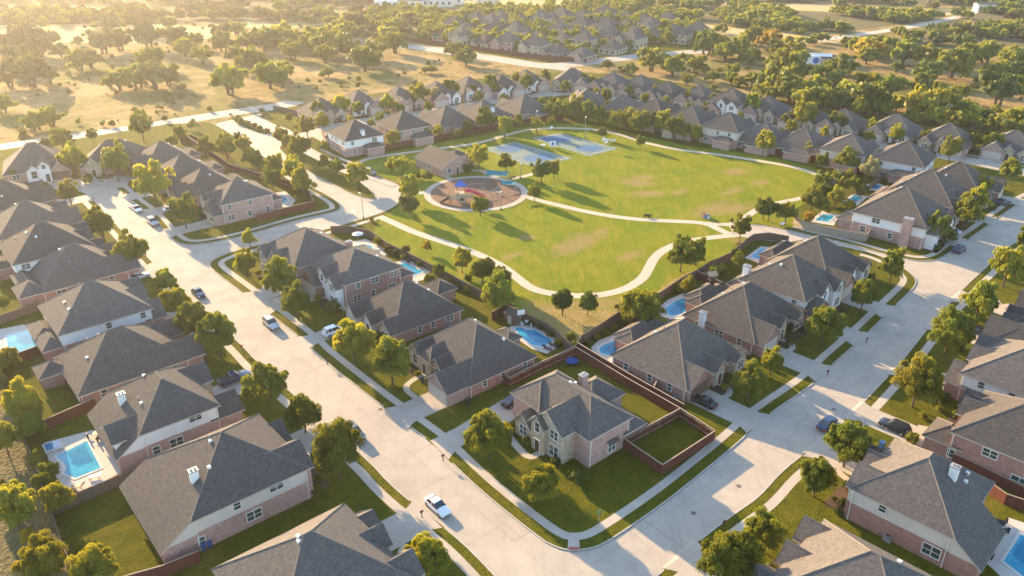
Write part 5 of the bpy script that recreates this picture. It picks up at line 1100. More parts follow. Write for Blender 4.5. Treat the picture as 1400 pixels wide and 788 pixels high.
def basket_hoop(label, px, py, h=3.0, rz=0, net=True):
    p = MB(); p.tube((0, 0, 0), (0, 0, h), .08, .07, 6); b = MB(); b.box(-.75, .75, .45, .5, h - .3, h + .75); a = MB(); a.tube((0, 0, h), (0, .45, h + .1), .05, .05, 5)
    k = MB()
    for i in range(10):
        t0, t1 = i * math.pi / 5, (i + 1) * math.pi / 5; k.tube((.23 * math.cos(t0), .75 + .23 * math.sin(t0), h), (.23 * math.cos(t1), .75 + .23 * math.sin(t1), h), .02, .02, 4)
    thing([("pole", p, M_grey), ("backboard", b, M_line), ("arm", a, M_grey), ("rim", k, M_orange)], "basketball_hoop", label, "hoop", px, py, GZ, R(rz))
basket_hoop("basketball hoop at the near end of the right court", 826, 204, 3.0, 50); basket_hoop("basketball hoop at the far end of the right court", 752, 187, 3.0, -130)
basket_hoop("basketball hoop with pale backboard beside the small brown shed", 711, 447, 3.2, 200)
# ---- sports courts
def court(nm, corners, label, keys, z):
    p = [G(x, y, GZ) for x, y in corners]; mb = MB(); mb.quad(*[(v.x, v.y, z) for v in p]); o = mb.obj(nm, M_court); props(o, kind='structure')
    def uv(u, v): a = p[0].lerp(p[1], u); b = p[3].lerp(p[2], u); return a.lerp(b, v)
    for i, (u0, u1, v0, v1) in enumerate(keys):
        q = [uv(u0, v0), uv(u1, v0), uv(u1, v1), uv(u0, v1)]; q = chaikin(q, 1, True) ; mb = MB(); mb.add([(v.x, v.y, z + .005) for v in q], [tuple(range(len(q)))]); props(mb.obj("court_key", M_blue, recalc=False), kind='structure')
    for (u0, v0, u1, v1) in [(.04, .04, .96, .04), (.96, .04, .96, .96), (.96, .96, .04, .96), (.04, .96, .04, .04), (.04, .5, .96, .5)]:
        a, b = uv(u0, v0), uv(u1, v1); d = (b - a).normalized(); n = Vector((-d.y, d.x)) * .04; mb = MB(); mb.quad(*[(v.x, v.y, z + .009) for v in (a - n, b - n, b + n, a + n)]); props(mb.obj("court_line", M_line, recalc=False), kind='structure')
court("tennis_court", [(660.5, 203.5), (703, 194), (783, 217), (728, 228.5)], "", [(.2, .8, .08, .36), (.2, .8, .6, .88)], GZ + .012)
court("basketball_court", [(725, 189), (766, 182), (846, 203.5), (806, 214)], "", [(.15, .85, .06, .36), (.2, .8, .62, .90)], GZ + .018)
# the courts' long axis runs with corner 0->3
def bench(label, px, py, rz, m=None, table=False):
    s = MB(); l = MB(); bk = MB()
    if table:
        s.box(-.9, .9, -.4, .4, .72, .77); bk.box(-.9, .9, -.85, -.6, .43, .47); bk.box(-.9, .9, .6, .85, .43, .47)
        for x in (-.6, .6): l.tube((x, -.7, 0), (x, .3, .72), .04, .04, 5); l.tube((x, .7, 0), (x, -.3, .72), .04, .04, 5)
        thing([("table_top", s, m), ("seats", bk, m), ("legs", l, M_grey)], "picnic_table", label, "picnic table", px, py, GZ, R(rz), "picnic tables by the courts")
    else:
        s.box(-.8, .8, -.22, .22, .42, .47); bk.box(-.8, .8, .2, .25, .5, .9)
        for x in (-.7, .7): l.box(x - .04, x + .04, -.2, .2, 0, .42)
        thing([("seat", s, m), ("backrest", bk, m), ("leg", l, M_dark)], "park_bench", label, "bench", px, py, GZ, R(rz), "park benches")
bench("white picnic table between the courts, left one", 742, 201, 40, M_line, True); bench("white picnic table between the courts, right one", 756, 202, 40, M_line, True)
bench("pale picnic table under the small park tree", 830, 194, 40, M_line, True); bench("pale picnic table right of the small park tree", 838, 194.5, 10, M_line, True); bench("pale bench below the small park tree", 829, 197, 30, M_line)
bench("white bench on the lawn beside the east driveway", 1365, 418, 45, M_line); bench("dark bench on the path east of the playground", 701, 245, 200, M_dark); bench("white bench by the end of the park path", 1070, 309, 30, M_line)
def shade_board(label, px, py):
    a = MB(); a.box(-1.0, 1.0, -.05, .05, .8, 2.4); l = MB()
    for x in (-.9, .9): l.box(x - .05, x + .05, -.05, .05, 0, .8)
    f = MB(); f.box(-.35, .35, -.08, -.05, 1.1, 2.1)
    thing([("board", a, M_line), ("leg", l, M_grey), ("notice", f, M_bluep)], "notice_board", label, "board", px, py, GZ, R(10))
shade_board("white notice board with blue patch between the courts", 755.5, 203)
# ---- playground
def playground_tower():
    p = G(630, 273, GZ); root = empty("play_tower", (p.x, p.y, GZ), R(10), "play tower with blue pyramid roof, brown steps and slides", "play tower")
    posts = MB()
    for x in (-1.1, 1.1):
        for y in (-1.1, 1.1): posts.tube((x, y, 0), (x, y, 4.2), .08, .08, 6)
    for x in (-3.2, -1.1, 1.1, 3.4):
        for y in (-2.6, -1.1): posts.tube((x, y, 0), (x, y, 2.6), .07, .07, 6)
    posts.obj("posts", M_brownp, root)
    d = MB(); d.box(-1.2, 1.2, -1.2, 1.2, 1.9, 2.0); d.box(-3.3, -1.2, -2.7, -1.0, 1.3, 1.4); d.box(1.2, 3.5, -2.7, -1.0, 1.3, 1.4); d.box(-1.2, 1.2, -2.7, -1.2, 1.6, 1.7); d.obj("deck", M_tanp, root)
    w = MB(); w.box(-1.15, 1.15, -2.75, -2.7, .1, 2.6); w.box(-1.2, -1.15, -1.1, 1.1, 2.0, 2.9); w.box(1.15, 1.2, -1.1, 1.1, 2.0, 2.9); w.box(1.3, 3.4, -2.72, -2.66, 1.4, 2.2); w.box(-3.2, -1.2, -2.72, -2.66, 1.4, 2.2); w.obj("panel", M_tanp, root)
    h = MB(); h.tube((0, -2.8, 1.0), (0, -2.76, 1.0), .45, .45, 10); h.obj("crawl_hole", M_dark, root)
    r = MB(); r.tube((0, 0, 4.1), (0, 0, 5.6), 1.9, .05, 4); rr_ = r.obj("roof", M_bluep, root)
    s = MB()
    for k in range(8): t = k / 8; s.box(-3.3 - 2.6 * t - .36, -3.3 - 2.6 * t, -2.4, -1.3, 1.3 * (1 - t) - .1, 1.3 * (1 - t))
    s.add([(-3.3, -2.45, 2.2), (-6.0, -2.45, .7), (-6.0, -2.45, 0), (-3.3, -2.45, 1.3), (-3.3, -2.4, 2.2), (-6.0, -2.4, .7), (-6.0, -2.4, 0), (-3.3, -2.4, 1.3)], [(0, 1, 2, 3), (4, 5, 6, 7), (0, 1, 5, 4)]); s.obj("stairs", M_brownp, root)
    t = MB(); pts = [(3.4, -1.8, 1.5), (4.4, -1.3, 1.25), (5.4, -1.2, .9), (6.2, -1.6, .5), (6.8, -2.0, .3)]
    for a, b in zip([(1.2, .3, 2.4), (2.4, .8, 2.3), (3.6, .7, 1.9), (4.8, .2, 1.4), (5.8, -.5, .9)], [(2.4, .8, 2.3), (3.6, .7, 1.9), (4.8, .2, 1.4), (5.8, -.5, .9), (6.6, -1.3, .45)]): t.tube(a, b, .5, .5, 9)
    t.obj("red_tube_slide", M_red, root)
playground_tower()
def sail(label, px, py, corners, m, name="shade_sail"):
    p = G(px, py, GZ); root = empty(name, (p.x, p.y, GZ), 0, label, "shade sail", "teal shade sails over the playground")
    b = MB()
    for i, (x, y, z) in enumerate(corners): q = MB(); q.tube((x, y, 0), (x, y, z + .1), .08, .06, 6); q.obj("post", M_grey, root)
    n = len(corners); cx = sum(c[0] for c in corners) / n; cy = sum(c[1] for c in corners) / n; cz = sum(c[2] for c in corners) / n - .35
    v = []; f = []
    for i in range(n):
        a = Vector(corners[i]); d = Vector(corners[(i + 1) % n])
        for k in range(6):
            t = k / 6; q = a.lerp(d, t); s = 4 * t * (1 - t) * .16; q = q.lerp(Vector((cx, cy, cz)), s); v.append(q)
    N = len(v); v2 = [q.lerp(Vector((cx, cy, cz)), .5) - Vector((0, 0, .08)) for q in v]
    b.add([tuple(q) for q in v] + [tuple(q) for q in v2] + [(cx, cy, cz)], [(i, (i + 1) % N, N + (i + 1) % N, N + i) for i in range(N)] + [(N + i, N + (i + 1) % N, 2 * N) for i in range(N)])
    b.add([(q.x, q.y, q.z - .04) for q in v] + [(q.x, q.y, q.z - .04) for q in v2] + [(cx, cy, cz - .04)], [(i, (i + 1) % N, N + (i + 1) % N, N + i) for i in range(N)] + [(N + i, N + (i + 1) % N, 2 * N) for i in range(N)])
    b.obj("fabric", m, root)
sail("large teal shade sail at the playground's far side", 678, 252, [(-3.2, 1.8, 3.9), (4.0, 2.6, 3.0), (3.4, -1.0, 2.7), (-3.0, -1.4, 3.2)], M_teal)
sail("small teal shade sail over the swings", 693, 266, [(-1.8, 1.4, 3.6), (2.4, 1.6, 3.4), (2.6, -1.2, 3.2), (-1.6, -1.4, 3.4)], M_teal)
def swings(label, px, py, rz):
    f = MB()
    for x in (-2.2, 2.2): f.tube((x, -1.1, 0), (x, 0, 2.5), .06, .06, 6); f.tube((x, 1.1, 0), (x, 0, 2.5), .06, .06, 6)
    f.tube((-2.2, 0, 2.5), (2.2, 0, 2.5), .06, .06, 6); c = MB(); s = MB()
    for x in (-1.2, .2, 1.4):
        c.tube((x - .2, 0, 2.5), (x - .2, 0, .6), .015, .015, 4); c.tube((x + .2, 0, 2.5), (x + .2, 0, .6), .015, .015, 4); s.box(x - .25, x + .25, -.12, .12, .54, .6)
    thing([("frame", f, M_grey), ("chains", c, M_grey), ("swing_seats", s, M_dark)], "swing_set", label, "swings", px, py, GZ, R(rz))
swings("grey swing set in the middle of the playground", 650, 263, 20); swings("swing frame right of the small teal sail", 676, 270, 60)
def spring(label, px, py, m):
    a = MB(); a.tube((0, 0, 0), (0, 0, .4), .12, .12, 8); b = MB(); b.ball((0, 0, .65), .35, 8, 6, .7, 1.6, .5); b.tube((.3, 0, .7), (.5, 0, 1.1), .08, .06, 5)
    thing([("spring", a, M_dark), ("seat_body", b, m)], "spring_rider", label, "spring rider", px, py, GZ)
spring("white spring rider in front of the small teal sail", 679, 266, M_line)
# ================================================================== PEOPLE
def person(label, px, py, rz, shirt, trousers, sit=False, hat=None):
    p = G(px, py, GZ); root = empty("person", (p.x, p.y, GZ), R(rz), label, "person")
    V = [(0, 0, .95), (0, 0, 1.2), (0, 0, 1.42), (0, 0, 1.52), (0, 0, 1.66), (.19, 0, 1.40), (.27, .04, 1.12), (.25, .16, .9), (.25, .2, .82), (-.19, 0, 1.40), (-.27, -.02, 1.12), (-.27, .08, .88), (-.27, .1, .80), (.1, 0, .90), (.12, .1, .5), (.12, -.05, .09), (.12, .1, .05), (-.1, 0, .90), (-.12, -.06, .5), (-.12, -.2, .1), (-.12, -.06, .05)]
    Rd = [.15, .14, .16, .06, .105, .06, .045, .035, .04, .06, .045, .035, .04, .09, .065, .045, .045, .09, .065, .045, .045]
    E = [(0, 1), (1, 2), (2, 3), (3, 4), (2, 5), (5, 6), (6, 7), (7, 8), (2, 9), (9, 10), (10, 11), (11, 12), (0, 13), (13, 14), (14, 15), (15, 16), (0, 17), (17, 18), (18, 19), (19, 20)]
    me = bpy.data.meshes.new("body"); me.from_pydata(V, E, []); me.materials.append(M_skin); me.materials.append(shirt); me.materials.append(trousers)
    o = link("body", me, root); md = o.modifiers.new("skin", 'SKIN')
    for i, r in enumerate(Rd): me.skin_vertices[0].data[i].radius = (r, r * (.8 if i < 3 else 1)); 
    me.skin_vertices[0].data[0].use_root = True
    o.modifiers.new("sub", 'SUBSURF').levels = 1; o.modifiers["sub"].render_levels = 1
    dg = bpy.context.evaluated_depsgraph_get(); dg.update(); m2 = bpy.data.meshes.new_from_object(o.evaluated_get(dg)); o.modifiers.clear(); o.data = m2
    while len(m2.materials) < 3: m2.materials.append([M_skin, shirt, trousers][len(m2.materials)])
    for f in m2.polygons:
        c = f.center; f.material_index = 1 if .92 < c.z < 1.5 and abs(c.x) < .26 else (2 if c.z <= .92 and abs(c.x) < .22 else 0)
    b = MB(); b.ball((0, -.02, 1.71), .12, 8, 6); b.obj("hair", hat or M_brownp, root, smooth=True)
    return root
M_sh1, M_sh2, M_tr = mat("orange_cloth", (.5, .2, .08)), mat("dark_cloth", (.03, .035, .05)), mat("grey_cloth", (.12, .12, .14))
person("person in dark clothes with an orange bag, on the grass above the path junction", 960, 298, 60, M_sh2, M_tr)
person("person in orange top beside the small grey camp tent", 963, 298.5, -40, M_sh1, M_tr)
def tent():
    f = MB(); v = []; n = 10; 
    for j in range(4):
        ph = j / 3 * math.pi / 2; 
        for i in range(n): t = 2 * math.pi * i / n; v.append((1.1 * math.cos(ph) * math.cos(t), .9 * math.cos(ph) * math.sin(t), 1.1 * math.sin(ph)))
    f.add(v, [(j * n + i, j * n + (i + 1) % n, (j + 1) * n + (i + 1) % n, (j + 1) * n + i) for j in range(3) for i in range(n)]); d = MB(); d.box(-.35, .35, -.93, -.8, 0, .7)
    thing([("canopy", f, mat("blue_grey_fabric", (.16, .17, .22))), ("flap", d, M_trim)], "pop_up_tent", "small blue-grey pop-up tent on the grass above the path junction", "tent", 966, 298, GZ, R(20))
tent()
def dog(label, px, py):
    p = G(px, py, GZ); root = empty("dog", (p.x, p.y, GZ), R(20), label, "dog")
    b = MB(); b.ball((0, 0, .5), .2, 10, 8, 1, 2.2, .9); b.ball((.5, 0, .68), .13, 8, 6, 1, 1.2, .9); b.ball((.68, 0, .64), .07, 6, 5); b.tube((.3, 0, .55), (.48, 0, .68), .13, .1, 8); b.tube((-.4, 0, .55), (-.65, 0, .75), .04, .02, 6)
    for x in (-.3, .3):
        for y in (-.1, .1): b.tube((x, y, .45), (x, y, .0), .06, .035, 6)
    b.obj("body", M_dark, root, smooth=True)
dog("dark dog lying by the path in the middle of the park", 888, 297.5)
bench("low brown bench beside the path middle", 884, 298, 10, M_brownp)
# drain covers and tree rings handled with the trees; far buildings
def far_building(label, px, py, w, d, h, rz, mw, mr, name="farm_building", extra=None):
    f = MB(); f.box(-w/2, w/2, -d/2, d/2, 0, h); r = MB(); e = .3
    r.add([(-w/2 - e, -d/2 - e, h), (w/2 + e, -d/2 - e, h), (w/2 + e, d/2 + e, h), (-w/2 - e, d/2 + e, h), (-w/2 - e, 0, h + d * .15), (w/2 + e, 0, h + d * .15)], [(0, 1, 5, 4), (2, 3, 4, 5), (0, 4, 3), (1, 2, 5)])
    wn = MB(); k = max(2, int(w / 4))
    for i in range(k): x = -w/2 + w * (i + .5) / k; wn.box(x - .7, x + .7, -d/2 - .05, -d/2, h * .35, h * .7)
    L = [("wall", f, mw), ("roof", r, mr), ("window_band", wn, M_glass)]
    if extra: m = MB(); m.tube((0, -d/2 - .08, h * .5), (0, -d/2 - .02, h * .5), 1.5, 1.5, 14); L.append(("blue_disc", m, M_bluep))
    thing(L, name, label, "building", px, py, 0, R(rz))
far_building("long white trailer building with a blue disc in the upper right trees", 1113, 87, 14, 6, 4.0, -8, M_white, M_trim, extra=True)
far_building("grey roofed low building joined right of the white trailer", 1134, 88, 9, 7, 3.4, -8, M_grey, M_roof, "farm_building")
far_building("small white hut at the left of the white trailer", 1101, 85, 5, 4, 3.0, -8, M_white, M_trim)
far_building("small pale hut at the right end of the trailer yard", 1156, 88, 5, 4, 3.6, 5, M_cream, M_trim)
for i, (x, y, w, d, t) in enumerate([(548, 9, 34, 16, "long pale warehouse far off at the top, left one"), (565, 6, 26, 12, "second pale warehouse at the top behind the long one"), (592, 8, 30, 14, "grey roofed warehouse at the top, middle of the yard"), (612, 5, 22, 10, "brown roofed warehouse at the top right of the yard"), (668, 8, 16, 8, "small blue-grey shed alone at the top near two trees"), (530, 10, 16, 9, "small pale shed at the left end of the far yard"), (1345, 16, 12, 8, "small pale building beside the lane at the top right")]):
    far_building(t, x, y, w, d, 5, -5, M_white if i % 2 else M_cream, M_trim if i % 3 else M_roof, "warehouse")
# ================================================================== TREES
def crown_mesh(seed, clumps, per, leaf, kind='round', core=True):
    rg = np.random.default_rng(seed); C = []; 
    cz, rz = (.55, .46) if kind == 'round' else ((.49, .52) if kind == 'oak' else (.48, .52))
    lump = rg.uniform(0, 6.28, 6)
    for i in range(clumps):
        d = rg.normal(size=3); d /= np.linalg.norm(d)
        if d[2] < -.45 and kind != 'bush': d[2] *= .5
        t = math.atan2(d[1], d[0]); k = 1 + .16 * math.sin(2 * t + lump[0] + 2 * d[2]) + .13 * math.sin(3 * t + lump[1] - 3 * d[2]) + .12 * math.sin(5 * t + lump[2] + 4 * d[2])
        r = rg.uniform(.3, 1) ** .5 * .84 * k
        if kind == 'round': sq = 1 - .22 * max(0, d[2]) * 1
        else: sq = 1
        C.append((d[0] * r * sq, d[1] * r * sq, cz + d[2] * r * rz * (1.05 if kind == 'round' else .95), rg.uniform(.12, .27)))
    V = []; 
    for (x, y, z, cr) in C:
        n = per; d = rg.normal(size=(n, 3)); d /= np.linalg.norm(d, axis=1)[:, None]
        d[:, 2] = np.where(d[:, 2] < -.3, -d[:, 2], d[:, 2])
        rad = cr * rg.uniform(.55, 1.08, n)[:, None]
        p = np.array([x, y, z]) + d * rad * np.array([1, 1, .55 if kind != 'bush' else .8])
        out = d * .55 + (p - np.array([0, 0, cz - .1])) * .5 + rg.normal(size=(n, 3)) * .55; out /= np.linalg.norm(out, axis=1)[:, None]
        a = np.cross(out, rg.normal(size=(n, 3))); a /= np.linalg.norm(a, axis=1)[:, None]; b = np.cross(out, a)
        s = leaf * rg.uniform(.6, 1.3, n)[:, None]; sc = np.array([1, 1, .55 if kind != 'bush' else .8])
        q = np.stack([p - a * s * .5, p + b * s * .38 + a * s * .02, p + a * s * .6, p - b * s * .38], axis=1)
        V.append(q.reshape(-1, 3))
    v = np.concatenate(V).astype(np.float32); nf = len(v) // 4
    me = bpy.data.meshes.new("crown"); me.vertices.add(len(v)); me.vertices.foreach_set("co", v.ravel())
    me.loops.add(nf * 4); me.loops.foreach_set("vertex_index", np.arange(nf * 4, dtype=np.int32))
    me.polygons.add(nf); me.polygons.foreach_set("loop_start", np.arange(0, nf * 4, 4, dtype=np.int32)); me.polygons.foreach_set("loop_total", np.full(nf, 4, dtype=np.int32))
    me.update(calc_edges=True); return me
def trunk_mesh(seed, kind):
    rg = random.Random(seed); b = MB()
    if kind == 'oak':
        for k in range(2): x, y = rg.uniform(-.1, .1), rg.uniform(-.1, .1); b.tube((x, y, -.02), (x * 2, y * 2, .34), .075, .05, 7)
        for k in range(8):
            t = k * .785 + rg.uniform(-.3, .3); b.tube((.05 * math.cos(t), .05 * math.sin(t), .2), (.5 * math.cos(t), .5 * math.sin(t), .55), .04, .015, 5)
    else:
        b.tube((0, 0, -.02), (.01, .01, .36), .055, .04, 7); b.tube((.01, .01, .36), (0, .02, .7), .04, .015, 6)
        for k in range(6):
            t = k * 1.05 + rg.uniform(-.3, .3); z = rg.uniform(.22, .4); b.tube((0, 0, z), (.45 * math.cos(t), .45 * math.sin(t), z + .26), .028, .01, 5)
    return b.mesh("trunk", M_bark)
print('crowns')
CR = {}
def get_crown(kind, lod, var, tint):
    k = (kind, lod, var, tint)
    if k not in CR:
        base = (kind, lod, var)
        if base not in CR:
            cl, per, lf = {0: (110, 270, .052), 1: (66, 84, .11), 2: (38, 36, .21)}[lod]
            if kind == 'bush': cl = int(cl * .6); lf *= 1.3
            CR[base] = crown_mesh(hash(base) % 1000 if False else sum(ord(c) for c in kind) + lod * 31 + var * 7, cl, per, lf, kind)
        m = CR[base].copy(); m.materials.append(LEAF[tint]); CR[k] = m
    return CR[k]
TR = {}
def get_trunk(kind, var):
    if (kind, var) not in TR: TR[(kind, var)] = trunk_mesh(var, kind)
    return TR[(kind, var)]
TREES = []; tr_rng = random.Random(11)
RINGM = None
def ppm(p, z=0):                                     # pixels per metre at ground point p
    a = P((p.x - .5, p.y, z)); b = P((p.x + .5, p.y, z)); return b[0] - a[0]
def tree(px, py, w, tint='green', hf=None, kind='round', label=None, z=GZ, ring=False, group=None, p=None, r=None, lod=None, name=None, cat=None):
    if p is None: p = G(px, py, z)
    if r is None: r = w / 2 / ppm(p)
    hf = hf or {'round': 1.22, 'oak': .74, 'bush': .8}[kind]
    h = r * 2 * hf * tr_rng.uniform(.94, 1.06)
    dist = math.hypot(p.x, p.y)
    if lod is None: lod = 0 if dist < 165 else (1 if dist < 300 else 2)
    var = tr_rng.randrange(4)
    nm = name or {'round': 'tree', 'oak': 'oak_tree', 'bush': 'shrub'}[kind]
    root = empty(nm, (p.x, p.y, z), tr_rng.uniform(0, 6.28), label or "", cat or ('shrub' if kind == 'bush' else 'tree'), group)
    k = r * 1.06
    root.scale = (k * tr_rng.uniform(.93, 1.07), k * tr_rng.uniform(.93, 1.07), h)
    link("foliage" if kind == 'bush' else "crown", get_crown(kind, lod, var, tint), root)
    if kind == 'bush':
        pass
    else: link("trunk", get_trunk(kind, var), root)
    TREES.append(dict(o=root, p=p, px=px, tint=tint, kind=kind, r=r, lab=label))
    return root
T = tree
g, b_, y_, d_, o_, pl_ = 'green', 'bright', 'yellow', 'dark', 'olive', 'pale'
# (px, py of the foot, crown width in px, tint)
STREET = [(585, 790, 54, b_), (466, 652, 66, g), (368, 560, 56, g), (418, 592, 44, g), (302, 489, 56, g), (269, 466, 44, g), (229, 405, 32, g), (243, 429, 32, b_), (187, 372, 44, g), (143, 330, 38, g), (98, 281, 26, b_), (105, 239, 34, b_), (163, 248, 38, g), (215, 283, 46, b_), (255, 313, 38, g), (88, 207, 26, g), (197, 194, 30, g), (128, 195, 15, g), (248, 197, 18, g), (35, 197, 14, o_),
 (282, 215, 22, g), (311, 219, 30, g), (335, 213, 20, b_), (345, 229, 22, g), (327, 197, 13, g), (352, 232, 20, g), (378, 244, 26, g), (404, 255, 32, b_), (373, 259, 24, g), (416, 270, 34, b_), (262, 178, 10, g), (238, 205, 16, g),
 (386, 200, 20, b_), (394, 207, 17, g), (413, 221, 27, g), (445, 234, 17, g), (462, 241, 20, g), (490, 260, 30, b_), (359, 157, 8, b_), (396, 169, 10, g), (421, 190, 20, b_), (443, 181, 18, b_), (445, 210, 12, g),
 (435, 165, 18, g), (468, 161, 20, b_), (491, 159, 15, g), (531, 155, 18, b_), (575, 146, 22, b_), (508, 177, 10, b_), (488, 204, 22, g), (515, 204, 10, g), (538, 203, 17, b_), (553, 193, 11, g), (581, 193, 13, b_),
 (617, 137, 20, g), (597, 143, 16, pl_), (647, 135, 14, g), (670, 132, 20, g), (705, 122, 14, g), (719, 129, 18, g), (745, 118, 14, g), (773, 128, 12, g), (796, 121, 14, b_), (600, 189, 13, b_), (664, 181, 22, g), (690, 189, 21, b_), (708, 178, 15, g), (733, 182, 15, b_), (764, 158, 14, b_), (787, 159, 20, b_), (764, 166, 16, g),
 (810, 121, 12, b_), (849, 130, 11, b_), (860, 133, 12, g), (896, 135, 13, b_), (802, 166, 19, g), (819, 171, 17, g), (845, 177, 17, b_), (863, 177, 21, b_), (879, 181, 19, g), (905, 186, 22, b_), (921, 192, 23, g), (823, 191, 12, o_), (875, 203, 12, g), (950, 197, 17, b_), (923, 139, 12, g), (938, 146, 14, g), (974, 151, 16, g), (754, 178, 12, g), (832, 170, 12, g),
 (1026, 161, 23, b_), (1098, 179, 28, b_), (1143, 183, 19, g), (1153, 187, 9, g), (1043, 213, 23, b_), (1020, 207, 9, g), (1105, 217, 14, b_), (1122, 234, 20, g), (1155, 236, 28, g), (1193, 188, 17, b_), (1224, 199, 18, b_), (1296, 222, 24, g), (1353, 213, 20, g), (1375, 251, 28, g), (1310, 208, 14, d_),
 (1187, 248, 26, pl_), (1134, 266, 17, pl_), (1151, 266, 18, b_), (1120, 264, 22, g), (1141, 284, 23, b_), (1108, 291, 30, g), (1121, 294, 20, g), (1105, 306, 14, y_), (1190, 225, 10, b_), (1316, 313, 36, g), (1335, 291, 28, b_), (1340, 273, 26, b_), (1276, 336, 36, g), (1166, 262, 16, g), (1175, 272, 14, d_),
 (1050, 302, 22, g), (1073, 307, 24, g), (1216, 386, 38, g), (1371, 392, 48, b_), (1402, 352, 36, g), (1177, 426, 34, g), (1123, 474, 46, g), (1053, 512, 30, b_), (1022, 549, 46, g), (1332, 441, 48, g), (1290, 489, 56, g), (1247, 557, 58, b_), (1153, 638, 58, g), (1112, 679, 48, g), (1040, 752, 48, g), (990, 802, 72, g), (1328, 640, 0, g),
 (668, 628, 58, b_), (740, 687, 48, b_), (486, 497, 50, b_), (537, 526, 54, g), (408, 438, 40, g), (387, 410, 44, g), (339, 379, 32, b_), (342, 338, 20, b_), (562, 276, 28, b_), (560, 298, 26, o_), (536, 237, 17, b_), (550, 242, 20, b_), (655, 233, 26, b_), (692, 236, 21, g), (657, 296, 22, g), (740, 251, 26, d_), (757, 244, 20, g), (731, 276, 19, g),
 (930, 354, 26, d_), (951, 363, 30, g), (930, 372, 34, g), (1011, 330, 28, g), (1043, 301, 24, g), (632, 373, 28, b_), (660, 389, 32, g), (684, 406, 32, g), (682, 432, 44, g), (584, 346, 14, y_), (555, 351, 12, o_), (600, 379, 16, g), (769, 431, 30, d_), (803, 431, 26, d_), (877, 449, 50, g), (862, 447, 30, b_), (941, 404, 22, b_), (1008, 366, 18, g),
 (28, 722, 58, b_), (85, 704, 38, b_), (68, 800, 64, b_), (138, 806, 58, b_), (62, 671, 24, g), (38, 578, 48, b_), (12, 622, 40, b_), (48, 603, 34, g), (55, 643, 22, g), (70, 657, 24, g), (12, 512, 32, b_), (8, 425, 16, g), (55, 630, 18, g), (780, 470, 14, b_), (10, 690, 30, o_), (5, 540, 26, o_), (42, 745, 20, y_)]
STREET += [(812, 168, 18, d_), (838, 178, 14, g), (856, 172, 15, g), (872, 185, 20, g), (893, 178, 16, g), (935, 192, 16, g), (962, 192, 12, g), (978, 196, 12, d_), (776, 162, 16, g), (748, 163, 15, g), (757, 152, 13, g), (740, 150, 12, g), (1066, 190, 10, g), (1080, 205, 12, g), (1150, 214, 16, d_), (1170, 224, 20, g), (1184, 236, 20, b_), (1010, 172, 12, g), (965, 158, 13, g), (1075, 176, 14, g), (1010, 158, 13, g), (1080, 186, 14, b_), (1205, 186, 14, g), (1262, 200, 15, g), (1330, 205, 16, g), (940, 158, 12, g), (910, 150, 12, g), (880, 146, 12, g), (830, 142, 14, b_), (815, 136, 11, g), (640, 184, 12, g), (626, 192, 10, g), (480, 176, 12, b_), (520, 172, 12, g), (548, 160, 12, g), (655, 142, 12, g), (585, 156, 12, g), (690, 146, 12, g), (1126, 196, 16, b_), (1185, 200, 14, g), (1128, 276, 20, d_), (1115, 276, 20, g), (1158, 290, 14, b_), (1140, 258, 18, g), (1160, 252, 16, b_), (1148, 250, 14, pl_)]
for (x, y, w, t) in STREET:
    if w: tree(x, y, w * (1.22 if y < 225 and x > 420 else 1.06), t)
